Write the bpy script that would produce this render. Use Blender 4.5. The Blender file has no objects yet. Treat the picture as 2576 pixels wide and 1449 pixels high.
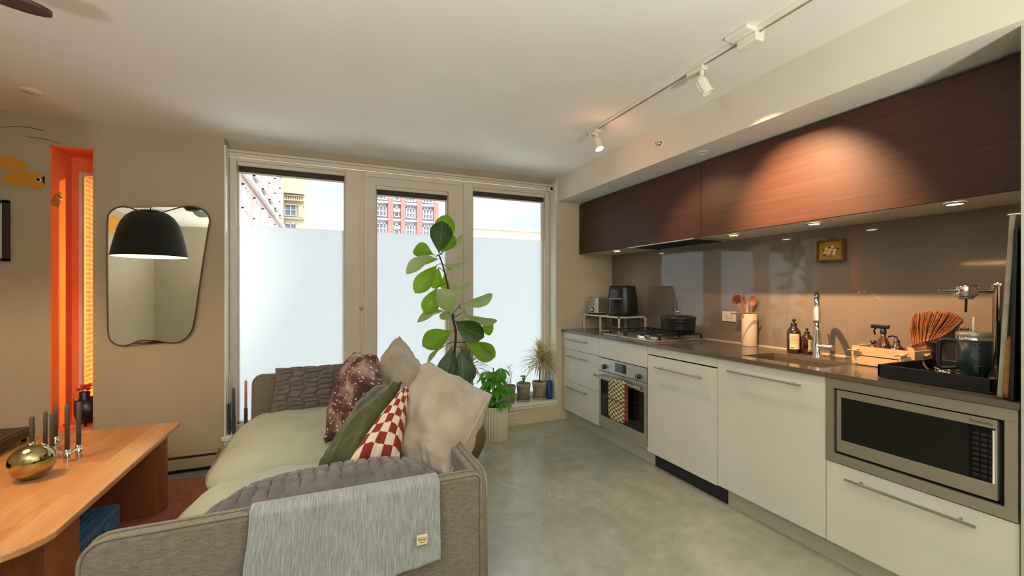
# Apartment living room and kitchen: window wall ahead (+Y), kitchen run on the right (+X)
SKY, EXPO = 1.55, 1.1
L_FILL_SIDE, L_BACK, L_NICHE, L_PUCK, L_PEND = 11, 11, 14000, .7, 9
L_SPOT1, L_SPOT2, L_GLOW, L_TRK_FILL = 14, 110, .6, 1
L_UP = 105
PEND = (-1.53, 2.28, 1.572)
import bpy, bmesh, math, random
import numpy as np
from mathutils import Vector, Matrix, noise
random.seed(7)
PI = math.pi
SC = bpy.context.scene
COL = SC.collection

# ------------------------------------------------------------------ camera
F_PX, W_PX, H_PX, HOR = 1075.0, 2576.0, 1449.0, 733.0
YAW = math.radians(23.2)
CH = 1.25
sY, cY = math.sin(YAW), math.cos(YAW)
cam_d = bpy.data.cameras.new('camera')
cam = bpy.data.objects.new('camera', cam_d)
COL.objects.link(cam)
cam.location = (0, 0, CH)
cam.rotation_euler = (PI / 2, 0, -YAW)
cam_d.sensor_width = 36.0
cam_d.lens = 36.0 * F_PX / W_PX
cam_d.shift_y = (HOR - H_PX / 2) / W_PX
cam_d.clip_start = 0.02
cam_d.clip_end = 300
SC.camera = cam


def at(px, py, X=None, Y=None, Z=None, D=None):
    """where the sight line of a photo pixel meets a plane of the room"""
    t = (px - W_PX / 2) / F_PX
    d = Vector((sY + t * cY, cY - t * sY, (HOR - py) / F_PX))
    if X is not None: k = X / d.x
    elif Y is not None: k = Y / d.y
    elif Z is not None: k = (Z - CH) / d.z
    else: k = D
    return Vector((0, 0, CH)) + d * k


# ------------------------------------------------------------------ materials
def lin(h):
    if isinstance(h, str):
        h = h.lstrip('#')
        c = [int(h[i:i + 2], 16) / 255 for i in (0, 2, 4)]
        c = [x / 12.92 if x <= 0.04045 else ((x + 0.055) / 1.055) ** 2.4 for x in c]
        return (c[0], c[1], c[2], 1)
    return (h[0], h[1], h[2], 1)


class NT:
    def __init__(s, name):
        s.m = bpy.data.materials.new(name)
        s.m.use_nodes = True
        s.t = s.m.node_tree
        s.b = s.t.nodes['Principled BSDF']
        s.out = s.t.nodes['Material Output']

    def n(s, typ, **k):
        nd = s.t.nodes.new(typ)
        for a, v in k.items():
            if a.startswith('i_'):
                key = a[2:].replace('_', ' ')
                nd.inputs[key].default_value = v
            else:
                setattr(nd, a, v)
        return nd

    def l(s, a, b):
        s.t.links.new(a, b)

    def ramp(s, fac, stops):
        r = s.n('ShaderNodeValToRGB')
        e = r.color_ramp.elements
        while len(e) < len(stops): e.new(0.5)
        for i, (p, c) in enumerate(stops):
            e[i].position = p
            e[i].color = lin(c)
        s.l(fac, r.inputs['Fac'])
        return r.outputs['Color']

    def coord(s, kind='Object', scale=(1, 1, 1), rot=(0, 0, 0)):
        tc = s.n('ShaderNodeTexCoord')
        mp = s.n('ShaderNodeMapping')
        mp.inputs['Scale'].default_value = scale
        mp.inputs['Rotation'].default_value = rot
        s.l(tc.outputs[kind], mp.inputs['Vector'])
        return mp.outputs['Vector']

    def noise(s, vec, scale=5, detail=4, rough=0.55, dist=0):
        n = s.n('ShaderNodeTexNoise')
        n.inputs['Scale'].default_value = scale
        n.inputs['Detail'].default_value = detail
        n.inputs['Roughness'].default_value = rough
        n.inputs['Distortion'].default_value = dist
        if vec is not None: s.l(vec, n.inputs['Vector'])
        return n.outputs['Fac']

    def bump(s, h, strength=0.3, dist=0.01):
        b = s.n('ShaderNodeBump')
        b.inputs['Strength'].default_value = strength
        b.inputs['Distance'].default_value = dist
        s.l(h, b.inputs['Height'])
        s.l(b.outputs['Normal'], s.b.inputs['Normal'])
        return b


def mat(name, col, rough=0.6, metal=0.0, col2=None, scale=20, stretch=(1, 1, 1), bump=0.0, bscale=None,
        bdist=0.004, spec=None, coat=0.0, sheen=0.0, trans=0.0, lo=0.35, hi=0.65, emit=None, estr=0, detail=4):
    t = NT(name)
    b = t.b
    b.inputs['Base Color'].default_value = lin(col)
    b.inputs['Roughness'].default_value = rough
    b.inputs['Metallic'].default_value = metal
    if spec is not None: b.inputs['Specular IOR Level'].default_value = spec
    b.inputs['Coat Weight'].default_value = coat
    b.inputs['Coat Roughness'].default_value = 0.06
    b.inputs['Sheen Weight'].default_value = sheen
    b.inputs['Transmission Weight'].default_value = trans
    v = t.coord('Object', stretch)
    if col2 is None:
        c = lin(col)
        col2 = tuple(min(1, x * 0.93) for x in c[:3])
    f = t.noise(v, scale, detail)
    t.l(t.ramp(f, [(lo, col), (hi, col2)]), b.inputs['Base Color'])
    if bump > 0:
        h = t.noise(v, bscale or scale * 4, 3)
        t.bump(h, bump, bdist)
    if emit:
        b.inputs['Emission Color'].default_value = lin(emit)
        b.inputs['Emission Strength'].default_value = estr
    return t.m


M = {}
M['ceiling'] = mat('ceiling_paint', '#E9E7DE', 0.9, col2='#E4E1D7', scale=1.5, bump=0.1, bscale=120, bdist=0.001)
M['wall'] = mat('wall_paint', '#B2A793', 0.85, col2='#ADA18C', scale=2, bump=0.15, bscale=160, bdist=0.001)
M['wallr'] = mat('kitchen_wall_paint', '#DACDB4', 0.85, col2='#D5C7AD', scale=2, bump=0.15, bscale=160, bdist=0.001)
M['soffit'] = mat('soffit_paint', '#DDD8CA', 0.88, col2='#D9D3C3', scale=2, bump=0.1, bscale=140, bdist=0.001)
M['frame'] = mat('window_frame_paint', '#D8D0C2', 0.45, col2='#D4CBBC', scale=3)
M['framelight'] = mat('white_reveal', '#EDEDE2', 0.5, col2='#E8E8DC', scale=3)
M['black'] = mat('black_plastic', '#151517', 0.35, col2='#1B1B1E', scale=30)
M['blacksatin'] = mat('black_satin', '#1A1B1C', 0.28, col2='#202223', scale=10, spec=0.6)
M['chrome'] = mat('chrome', '#DCDCDA', 0.07, 1.0, col2='#D2D2D0', scale=4)
M['steel'] = mat('brushed_steel', '#CFCCC2', 0.36, 0.75, col2='#BFBBB0', scale=30, stretch=(1, 1, 30), bump=0.05, bscale=60)
M['steel_d'] = mat('dark_steel', '#B4AE9E', 0.38, 0.6, col2='#A9A392', scale=30, stretch=(1, 1, 25))
M['white_metal'] = mat('white_coated_metal', '#E9E4D8', 0.4, col2='#E3DDD0', scale=8)
M['cabinet'] = mat('white_cabinet_laminate', '#E0E0D8', 0.38, col2='#DBDBD2', scale=3)
M['kick'] = mat('grey_plinth', '#C0C0B2', 0.45, 0.0, col2='#B6B6A8', scale=6, stretch=(1, 1, 8))
M['dark'] = mat('dark_gap', '#0C0B0A', 0.8, col2='#100E0C', scale=5)
M['counter'] = mat('grey_quartz', '#6B6256', 0.16, col2='#625949', scale=60, spec=0.6, detail=8)
M['backsplash'] = mat('glass_backsplash', '#83776A', 0.05, col2='#807467', scale=2, spec=0.8, coat=0.2)
M['grate'] = mat('cast_iron', '#2A2A2B', 0.5, col2='#232324', scale=30, bump=0.3, bscale=150, bdist=0.002)
M['sink'] = mat('sink_composite', '#5F564A', 0.4, col2='#564D42', scale=40)
M['glassdark'] = mat('dark_oven_glass', '#0D0F0F', 0.06, col2='#121414', scale=5, spec=0.7)
M['micglass'] = mat('microwave_glass', '#23241F', 0.22, col2='#1D1E1A', scale=250, spec=0.4)
M['gold'] = mat('polished_brass', '#C0B284', 0.11, 1.0, col2='#B6A775', scale=5)
M['taupe'] = mat('taupe_linen', '#A39789', 0.9, col2='#8E8273', scale=9, bump=0.35, bscale=320, bdist=0.002, sheen=0.25)
M['taupe2'] = mat('light_taupe_linen', '#B4A99B', 0.9, col2='#A09485', scale=7, bump=0.35, bscale=320, bdist=0.002, sheen=0.25)
M['green'] = mat('sage_cotton', '#B4BBA8', 0.85, col2='#A6AD99', scale=4, bump=0.2, bscale=300, bdist=0.001, sheen=0.1)
M['velvet'] = mat('moss_velvet', '#454F22', 0.75, col2='#2F3816', scale=5, sheen=0.25, bump=0.2, bscale=200)
M['velvet_d'] = mat('moss_velvet_edge', '#333A1F', 0.8, col2='#2B311A', scale=30)
M['quilt'] = mat('charcoal_quilt_cotton', '#746D6B', 0.9, col2='#625B59', scale=18, bump=0.4, bscale=200, bdist=0.003, sheen=0.2)
M['piping'] = mat('linen_piping', '#8D8473', 0.85, col2='#7D7464', scale=60)
M['rug'] = mat('terracotta_rug_pile', '#B5705A', 0.95, col2='#A05F4C', scale=25, bump=0.6, bscale=400, bdist=0.006)
M['pot_terra'] = mat('weathered_clay', '#BDAE9C', 0.85, col2='#A39684', scale=14, bump=0.3, bscale=60)
M['pot_stone'] = mat('grey_stoneware', '#A8A18F', 0.8, col2='#8F8979', scale=14, bump=0.3, bscale=60)
M['pot_white'] = mat('cream_ceramic', '#DDD3C0', 0.55, col2='#D5CAB5', scale=6)
M['pot_olive'] = mat('olive_ceramic', '#7A6B47', 0.5, col2='#6B5D3C', scale=6)
M['soil'] = mat('potting_soil', '#3A2D20', 0.95, col2='#2A2018', scale=60, bump=0.8, bscale=90)
M['stem'] = mat('dark_stem', '#4A3A28', 0.8, col2='#33281C', scale=60, bump=0.5, bscale=80)
M['bluebag'] = mat('blue_enamel', '#1F4C82', 0.4, col2='#1B4375', scale=8)
M['bluecrate'] = mat('blue_crate_plastic', '#5B8DB4', 0.4, col2='#4E80A6', scale=8)
M['woodlight'] = mat('pale_pine', '#D9B48A', 0.6, col2='#CDA478', scale=6, stretch=(1, 1, 14))
M['spoon'] = mat('orange_wood', '#9E643C', 0.5, col2='#82502E', scale=8, stretch=(1, 1, 10))
M['crock'] = mat('cream_stoneware', '#E3CDB4', 0.45, col2='#DCC4A9', scale=6)
M['amber'] = mat('amber_glass', '#2A120A', 0.06, col2='#351A0E', scale=5, spec=0.8, coat=0.5)
M['amberlight'] = mat('amber_glass_light', '#5A2A12', 0.06, col2='#472010', scale=5, spec=0.8, coat=0.5)
M['label'] = mat('cream_paper_label', '#E8D3B0', 0.7, col2='#E3CBA4', scale=10)
M['ink'] = mat('dark_ink', '#3B342A', 0.8, col2='#352F26', scale=10)
M['bristle'] = mat('copper_bristle', '#A06434', 0.7, col2='#7A4722', scale=60, stretch=(1, 1, 1))
M['rope'] = mat('natural_rope', '#D8C39C', 0.9, col2='#BFA87F', scale=80, bump=0.5, bscale=200)
M['marble'] = mat('pale_stone_board', '#A59C88', 0.6, col2='#8F8672', scale=12, bump=0.3, bscale=80)
M['boardwood'] = mat('honey_board_wood', '#9A6430', 0.5, col2='#7E4E23', scale=8, stretch=(1, 1, 8))
M['teal'] = mat('deep_teal_enamel', '#1C3138', 0.35, col2='#17282E', scale=6, spec=0.5)
M['greytext'] = mat('grey_print', '#77787A', 0.5, col2='#6F7072', scale=5)
M['yellow'] = mat('mustard_vinyl', '#D9972A', 0.6, col2='#CF8C20', scale=6)
M['tan'] = mat('tan_vinyl', '#9A6A2A', 0.6, col2='#8F6125', scale=6)
M['purewhite'] = mat('white_vinyl', '#F2F0EA', 0.6, col2='#ECEAE2', scale=6)
M['eyedark'] = mat('brown_vinyl', '#2B1712', 0.6, col2='#24130F', scale=6)
M['orange'] = mat('orange_paint', '#F5895A', 0.7, col2='#F2824F', scale=2)
M['picframe'] = mat('dark_walnut', '#2E231D', 0.45, col2='#241B16', scale=10, stretch=(1, 1, 12))
M['print'] = mat('pale_print_paper', '#D7D8CF', 0.6, col2='#CFD0C6', scale=3)
M['mustard'] = mat('mustard_canvas', '#B08A1E', 0.5, col2='#8F7A1E', scale=9)
M['petal'] = mat('cream_petal', '#EFD5B4', 0.6, col2='#E5C49C', scale=40)
M['leafdark'] = mat('painted_leaf', '#33331A', 0.6, col2='#2A2914', scale=40)
M['frame_gold'] = mat('warm_wood_frame', '#7A4E28', 0.4, col2='#5F3A1C', scale=10, stretch=(1, 10, 1))
M['outlet'] = mat('outlet_plastic', '#E6DCCB', 0.4, col2='#E0D5C3', scale=6)
M['lampshade'] = mat('charcoal_felt_shade', '#2B3130', 0.85, col2='#252B2A', scale=30, sheen=0.2)
M['candle_g'] = mat('slate_candle_wax', '#5B5A55', 0.45, col2='#504F4A', scale=20)
M['candle_p'] = mat('pink_candle_wax', '#E8A9B4', 0.5, col2='#CF8F9C', scale=20)
M['candle_w'] = mat('ivory_candle_wax', '#C9C3B4', 0.5, col2='#BFB8A8', scale=20)
M['candleholder'] = mat('smoked_holder', '#4B4A4C', 0.3, col2='#3F3E40', scale=10)
M['fan'] = mat('dark_fan_blade_wood', '#4A3E38', 0.5, col2='#3A302B', scale=12, stretch=(8, 1, 1))
M['heater'] = mat('heater_enamel', '#A39A86', 0.5, col2='#9A917D', scale=5)
M['mitt'] = mat('mitt_lining', '#A7593A', 0.85, col2='#95492D', scale=40, bump=0.4, bscale=300)
M['fridge'] = mat('side_panel_paint', '#C4C4B2', 0.6, col2='#BEBEAB', scale=4)
M['lever'] = mat('black_rubber', '#101012', 0.6, col2='#161618', scale=30)
M['flower'] = mat('coral_petals', '#E8643C', 0.7, col2='#D85430', scale=30)
M['blindroll'] = mat('brown_blind_fabric', '#4E443C', 0.9, col2='#453C35', scale=60)
M['concrete_out'] = mat('pale_parapet_concrete', '#CFCBC2', 0.9, col2='#C4C0B7', scale=2)


def build_special():
    # polished concrete floor
    t = NT('polished_concrete')
    v = t.coord('Object')
    a = t.noise(v, 1.3, 6, 0.6, 0.4)
    b = t.noise(v, 9, 8, 0.7)
    mx = t.n('ShaderNodeMath', operation='MULTIPLY_ADD')
    t.l(a, mx.inputs[0]); mx.inputs[1].default_value = 0.65
    m2 = t.n('ShaderNodeMath', operation='MULTIPLY'); t.l(b, m2.inputs[0]); m2.inputs[1].default_value = 0.35
    t.l(m2.outputs[0], mx.inputs[2])
    c1 = t.ramp(mx.outputs[0], [(0.36, '#949584'), (0.5, '#A6A796'), (0.62, '#B8B9A8')])
    vo = t.n('ShaderNodeTexVoronoi'); vo.inputs['Scale'].default_value = 45
    t.l(v, vo.inputs['Vector'])
    c2 = t.ramp(vo.outputs['Distance'], [(0.03, '#C4C1B0'), (0.07, '#000000')])
    add = t.n('ShaderNodeMix', data_type='RGBA', blend_type='LIGHTEN')
    add.inputs['Factor'].default_value = 0.45
    t.l(c1, add.inputs[6]); t.l(c2, add.inputs[7])
    t.l(add.outputs[2], t.b.inputs['Base Color'])
    rr = t.n('ShaderNodeMapRange'); t.l(a, rr.inputs['Value'])
    rr.inputs['To Min'].default_value = 0.14; rr.inputs['To Max'].default_value = 0.34
    t.l(rr.outputs[0], t.b.inputs['Roughness'])
    t.b.inputs['Specular IOR Level'].default_value = 0.5
    t.bump(b, 0.06, 0.002)
    M['floor'] = t.m

    # wood (table top), grain along Y, staves
    def wood(name, c, along='Y', stave=0.12, rough=0.35):
        t = NT(name)
        tc = t.n('ShaderNodeTexCoord')
        sep = t.n('ShaderNodeSeparateXYZ'); t.l(tc.outputs['Object'], sep.inputs[0])
        ax = {'Y': ('X', 'Y'), 'Z': ('Y', 'Z'), 'X': ('Y', 'X')}[along]
        dv = t.n('ShaderNodeMath', operation='DIVIDE'); t.l(sep.outputs[ax[0]], dv.inputs[0]); dv.inputs[1].default_value = stave
        fl = t.n('ShaderNodeMath', operation='FLOOR'); t.l(dv.outputs[0], fl.inputs[0])
        wn = t.n('ShaderNodeTexWhiteNoise', noise_dimensions='1D'); t.l(fl.outputs[0], wn.inputs['W'])
        # stave lengths
        sm = t.n('ShaderNodeMath', operation='MULTIPLY_ADD'); t.l(wn.outputs['Value'], sm.inputs[0]); sm.inputs[1].default_value = 3.7
        t.l(sep.outputs[ax[1]], sm.inputs[2])
        d2 = t.n('ShaderNodeMath', operation='DIVIDE'); t.l(sm.outputs[0], d2.inputs[0]); d2.inputs[1].default_value = 0.62
        f2 = t.n('ShaderNodeMath', operation='FLOOR'); t.l(d2.outputs[0], f2.inputs[0])
        cmb = t.n('ShaderNodeCombineXYZ'); t.l(fl.outputs[0], cmb.inputs[0]); t.l(f2.outputs[0], cmb.inputs[1])
        w2 = t.n('ShaderNodeTexWhiteNoise', noise_dimensions='3D'); t.l(cmb.outputs[0], w2.inputs['Vector'])
        sc = {'Y': (26, 1.6, 26), 'Z': (26, 26, 1.6), 'X': (1.6, 26, 26)}[along]
        v = t.coord('Object', sc)
        ad = t.n('ShaderNodeVectorMath', operation='ADD'); t.l(v, ad.inputs[0])
        s3 = t.n('ShaderNodeVectorMath', operation='SCALE'); t.l(w2.outputs['Color'], s3.inputs[0]); s3.inputs['Scale'].default_value = 30
        t.l(s3.outputs[0], ad.inputs[1])
        g = t.noise(ad.outputs[0], 1.0, 6, 0.62, 1.2)
        m = t.n('ShaderNodeMath', operation='MULTIPLY_ADD'); t.l(w2.outputs['Value'], m.inputs[0]); m.inputs[1].default_value = 0.42
        mm = t.n('ShaderNodeMath', operation='MULTIPLY'); t.l(g, mm.inputs[0]); mm.inputs[1].default_value = 0.75
        t.l(mm.outputs[0], m.inputs[2])
        t.l(t.ramp(m.outputs[0], [(0.2, c[0]), (0.5, c[1]), (0.85, c[2])]), t.b.inputs['Base Color'])
        t.b.inputs['Roughness'].default_value = rough
        t.bump(g, 0.08, 0.002)
        return t.m
    M['tabletop'] = wood('oiled_oak_top', ('#A86C3C', '#C48A56', '#DCAA76'), 'Y')
    M['tableleg'] = wood('stained_oak_leg', ('#6E3D20', '#85502D', '#95603A'), 'Z', 0.05, 0.4)

    # brown cabinet veneer, horizontal grain along Y
    t = NT('wenge_veneer')
    v = t.coord('Object', (60, 2.2, 110))
    g = t.noise(v, 1.0, 5, 0.6)
    t.l(t.ramp(g, [(0.3, '#3F281E'), (0.5, '#462D22'), (0.7, '#4E3328')]), t.b.inputs['Base Color'])
    t.b.inputs['Roughness'].default_value = 0.48
    t.b.inputs['Specular IOR Level'].default_value = 0.28
    t.bump(g, 0.06, 0.001)
    M['wenge'] = t.m

    # clear glass and frosted film, amber film
    def pane(name, tint, rough, gl=0.08):
        m = bpy.data.materials.new(name); m.use_nodes = True
        nt = m.node_tree; nt.nodes.clear()
        o = nt.nodes.new('ShaderNodeOutputMaterial')
        tr = nt.nodes.new('ShaderNodeBsdfTransparent'); tr.inputs[0].default_value = lin(tint)
        gls = nt.nodes.new('ShaderNodeBsdfGlossy'); gls.inputs['Roughness'].default_value = rough
        fr = nt.nodes.new('ShaderNodeFresnel'); fr.inputs['IOR'].default_value = 1.35
        mx = nt.nodes.new('ShaderNodeMixShader')
        nt.links.new(fr.outputs[0], mx.inputs[0]); nt.links.new(tr.outputs[0], mx.inputs[1]); nt.links.new(gls.outputs[0], mx.inputs[2])
        nt.links.new(mx.outputs[0], o.inputs[0])
        return m
    M['glass'] = pane('clear_window_glass', (0.96, 0.975, 0.97), 0.01)
    M['amberpane'] = pane('amber_film_glass', (1.0, 0.70, 0.32), 0.05)
    m = bpy.data.materials.new('frosted_window_film'); m.use_nodes = True
    nt = m.node_tree; nt.nodes.clear()
    o = nt.nodes.new('ShaderNodeOutputMaterial')
    tl = nt.nodes.new('ShaderNodeBsdfTranslucent'); tl.inputs[0].default_value = (0.80, 0.845, 0.86, 1)
    df = nt.nodes.new('ShaderNodeBsdfDiffuse'); df.inputs[0].default_value = (0.8, 0.82, 0.82, 1)
    mx = nt.nodes.new('ShaderNodeMixShader'); mx.inputs[0].default_value = 0.12
    nt.links.new(tl.outputs[0], mx.inputs[1]); nt.links.new(df.outputs[0], mx.inputs[2]); nt.links.new(mx.outputs[0], o.inputs[0])
    M['film'] = m
    # mirror
    M['mirror'] = mat('mirror_silvering', '#E8EBE6', 0.005, 1.0, col2='#E8EBE6')

    # sofa weave
    t = NT('grey_brown_weave')
    v = t.coord('Object', (1, 1, 1))
    v2 = t.coord('Object', (14, 14, 90))
    a = t.noise(v2, 3, 5, 0.7)
    b = t.noise(v, 420, 2)
    mx = t.n('ShaderNodeMath', operation='MULTIPLY_ADD'); t.l(a, mx.inputs[0]); mx.inputs[1].default_value = 0.7
    m2 = t.n('ShaderNodeMath', operation='MULTIPLY'); t.l(b, m2.inputs[0]); m2.inputs[1].default_value = 0.3; t.l(m2.outputs[0], mx.inputs[2])
    t.l(t.ramp(mx.outputs[0], [(0.38, '#645D53'), (0.5, '#767064'), (0.64, '#898276')]), t.b.inputs['Base Color'])
    t.b.inputs['Roughness'].default_value = 0.92
    t.b.inputs['Sheen Weight'].default_value = 0.2
    t.bump(b, 0.35, 0.002)
    M['sofa'] = t.m

    # throw: pale blue grey crinkled cotton with vertical crinkle
    t = NT('crinkled_cotton')
    v = t.coord('UV', (150, 9, 1))
    a = t.noise(v, 1, 4, 0.6, 1.0)
    v2 = t.coord('Object')
    b = t.noise(v2, 6, 3)
    t.l(t.ramp(a, [(0.35, '#888C8D'), (0.5, '#9CA1A2'), (0.66, '#B2B7B9')]), t.b.inputs['Base Color'])
    t.b.inputs['Roughness'].default_value = 0.9
    t.b.inputs['Sheen Weight'].default_value = 0.25
    t.bump(a, 0.7, 0.006)
    M['throw'] = t.m

    # speckled brown pillow: dots by voronoi on UV
    t = NT('dotted_brown_cotton')
    v = t.coord('UV', (26, 26, 1))
    vo = t.n('ShaderNodeTexVoronoi'); vo.inputs['Scale'].default_value = 1; t.l(v, vo.inputs['Vector'])
    dots = t.n('ShaderNodeMath', operation='LESS_THAN'); t.l(vo.outputs['Distance'], dots.inputs[0]); dots.inputs[1].default_value = 0.24
    u = t.coord('UV', (3.2, 3.2, 1))
    big = t.noise(u, 1, 3, 0.6, 0.6)
    base = t.ramp(big, [(0.38, '#472C27'), (0.5, '#6F524B'), (0.62, '#A38C84')])
    mx = t.n('ShaderNodeMix', data_type='RGBA'); t.l(dots.outputs[0], mx.inputs[0]); t.l(base, mx.inputs[6]); mx.inputs[7].default_value = lin('#E6D6C6')
    t.l(mx.outputs[2], t.b.inputs['Base Color']); t.b.inputs['Roughness'].default_value = 0.85
    t.bump(t.noise(v, 30, 2), 0.2, 0.002)
    M['dotted'] = t.m

    # checks on UV
    def checks(name, ca, cb, n1, n2, rough=0.85, soft=False):
        t = NT(name)
        v = t.coord('UV', (n1, n2, 1))
        ck = t.n('ShaderNodeTexChecker'); ck.inputs['Scale'].default_value = 1
        ck.inputs['Color1'].default_value = lin(ca); ck.inputs['Color2'].default_value = lin(cb)
        t.l(v, ck.inputs['Vector'])
        nz = t.noise(t.coord('UV', (1, 1, 1)), 60, 3)
        mm = t.n('ShaderNodeMix', data_type='RGBA', blend_type='MULTIPLY'); mm.inputs[0].default_value = 0.3
        t.l(ck.outputs['Color'], mm.inputs[6]); t.l(t.ramp(nz, [(0.3, '#BBBBBB'), (0.7, '#FFFFFF')]), mm.inputs[7])
        t.l(mm.outputs[2], t.b.inputs['Base Color']); t.b.inputs['Roughness'].default_value = rough
        t.bump(nz, 0.3, 0.003)
        return t.m
    M['redcheck'] = checks('red_cream_check', '#8A2A28', '#E4D6BC', 5, 10)
    M['mittcheck'] = checks('cream_olive_check', '#6E6440', '#EFE0BE', 8, 22)

    # leaves: green with paler veins from UV, thin translucent
    def leaf(name, c1, c2, vein, tr=0.45, tcol=None):
        t = NT(name)
        tc = t.n('ShaderNodeTexCoord')
        sep = t.n('ShaderNodeSeparateXYZ'); t.l(tc.outputs['UV'], sep.inputs[0])
        # u across -1..1 stored 0..1 ; v along
        ua = t.n('ShaderNodeMath', operation='SUBTRACT'); t.l(sep.outputs['X'], ua.inputs[0]); ua.inputs[1].default_value = 0.5
        ab = t.n('ShaderNodeMath', operation='ABSOLUTE'); t.l(ua.outputs[0], ab.inputs[0])
        mid = t.n('ShaderNodeMath', operation='LESS_THAN'); t.l(ab.outputs[0], mid.inputs[0]); mid.inputs[1].default_value = 0.018
        s = t.n('ShaderNodeMath', operation='MULTIPLY_ADD'); t.l(ab.outputs[0], s.inputs[0]); s.inputs[1].default_value = -0.75; t.l(sep.outputs['Y'], s.inputs[2])
        fr = t.n('ShaderNodeMath', operation='MULTIPLY'); t.l(s.outputs[0], fr.inputs[0]); fr.inputs[1].default_value = 7.5
        f2 = t.n('ShaderNodeMath', operation='FRACT'); t.l(fr.outputs[0], f2.inputs[0])
        sv = t.n('ShaderNodeMath', operation='LESS_THAN'); t.l(f2.outputs[0], sv.inputs[0]); sv.inputs[1].default_value = 0.09
        mxv = t.n('ShaderNodeMath', operation='MAXIMUM'); t.l(mid.outputs[0], mxv.inputs[0]); t.l(sv.outputs[0], mxv.inputs[1])
        v = t.coord('Object')
        nz = t.noise(v, 14, 3)
        base = t.ramp(nz, [(0.35, c1), (0.65, c2)])
        mx = t.n('ShaderNodeMix', data_type='RGBA')
        vm = t.n('ShaderNodeMath', operation='MULTIPLY'); t.l(mxv.outputs[0], vm.inputs[0]); vm.inputs[1].default_value = 0.55
        t.l(vm.outputs[0], mx.inputs[0]); t.l(base, mx.inputs[6]); mx.inputs[7].default_value = lin(vein)
        t.l(mx.outputs[2], t.b.inputs['Base Color'])
        t.b.inputs['Roughness'].default_value = 0.42
        tl = t.n('ShaderNodeBsdfTranslucent')
        hs = t.n('ShaderNodeMix', data_type='RGBA', blend_type='MIX'); hs.inputs[0].default_value = 0.65
        t.l(mx.outputs[2], hs.inputs[6]); hs.inputs[7].default_value = lin(tcol or '#A9C62A')
        t.l(hs.outputs[2], tl.inputs['Color'])
        ms = t.n('ShaderNodeMixShader'); ms.inputs[0].default_value = tr
        t.l(t.b.outputs[0], ms.inputs[1]); t.l(tl.outputs[0], ms.inputs[2])
        t.l(ms.outputs[0], t.out.inputs[0])
        return t.m
    M['leaf'] = leaf('fig_leaf', '#4A7A24', '#5A8A2C', '#9CBE5C', 0.6, '#A8D020')
    M['leafdk'] = leaf('fig_leaf_dark', '#26461F', '#2E5226', '#6F9455', 0.12, '#6E9A2A')
    M['leafpale'] = leaf('fig_leaf_underside', '#A3B57E', '#B0C28C', '#6A8644', 0.4, '#BCD080')
    M['leafsch'] = leaf('umbrella_leaflet', '#4C9A34', '#62AE42', '#B0DA78', 0.5, '#9AE040')
    M['leafdrac'] = leaf('dracaena_blade', '#D2C48C', '#B5A878', '#EDE5BE', 0.5, '#F0E4A8')
    M['leafdracp'] = leaf('dracaena_blade_grey', '#B0A398', '#BDB0A2', '#D8CCBC', 0.45, '#E0D4C4')
    M['succ'] = leaf('succulent_pad', '#7E8C78', '#6C7A66', '#9AA890', 0.1, '#9AA890')

    # brick & facades
    def brick(name, a, b, mortar, sc=1.0, axis='Y'):
        t = NT(name)
        rot = (PI / 2, 0, 0) if axis == 'Y' else (PI / 2, 0, PI / 2)
        tc = t.n('ShaderNodeTexCoord')
        sep = t.n('ShaderNodeSeparateXYZ'); t.l(tc.outputs['Object'], sep.inputs[0])
        cm = t.n('ShaderNodeCombineXYZ')
        sm = t.n('ShaderNodeMath', operation='ADD'); t.l(sep.outputs['X'], sm.inputs[0]); t.l(sep.outputs['Y'], sm.inputs[1])
        t.l(sm.outputs[0], cm.inputs[0]); t.l(sep.outputs['Z'], cm.inputs[1])
        br = t.n('ShaderNodeTexBrick')
        br.inputs['Scale'].default_value = sc
        br.inputs['Color1'].default_value = lin(a); br.inputs['Color2'].default_value = lin(b); br.inputs['Mortar'].default_value = lin(mortar)
        br.inputs['Mortar Size'].default_value = 0.012
        br.inputs['Brick Width'].default_value = 0.22; br.inputs['Row Height'].default_value = 0.075
        t.l(cm.outputs[0], br.inputs['Vector'])
        t.l(br.outputs['Color'], t.b.inputs['Base Color']); t.b.inputs['Roughness'].default_value = 0.9
        return t.m
    M['brickred'] = brick('red_brick', '#C88A80', '#BE7F76', '#D8BDB6')
    M['brickbrown'] = brick('brown_brick', '#86665E', '#7A5B53', '#9C8880')
    M['brickamber'] = brick('tan_brick', '#B9986A', '#A3845A', '#D6C49E')
    M['brickcream'] = brick('cream_brick', '#B8AC94', '#AEA188', '#C4BAA6', 0.35)
    M['stonecream'] = mat('cream_limestone', '#BDB094', 0.9, col2='#B2A486', scale=1)
    M['stonewhite'] = mat('white_stone_trim', '#B4B4B4', 0.9, col2='#A8A8A8', scale=1)
    M['winglass'] = mat('facade_window_glass', '#6E7880', 0.2, col2='#626C74', scale=0.6, spec=0.5)
    M['redpier'] = brick('crimson_brick', '#A84E4A', '#9E4541', '#BE8680')


M['underpanel'] = mat('pale_cabinet_underside', '#D5CFBF', 0.5, col2='#CFC8B7', scale=4)

build_special()
# ------------------------------------------------------------------ mesh helpers
def link(name, me, m=None, parent=None, smooth=False):
    if m is not None:
        for mm in (m if isinstance(m, (list, tuple)) else [m]):
            me.materials.append(mm)
    if smooth:
        me.polygons.foreach_set('use_smooth', [True] * len(me.polygons))
    o = bpy.data.objects.new(name, me)
    COL.objects.link(o)
    if parent is not None: o.parent = parent
    return o


def tag(o, label, cat, group=None, kind=None):
    if label: o['label'] = label
    if cat: o['category'] = cat
    if group: o['group'] = group
    if kind: o['kind'] = kind
    return o


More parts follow.
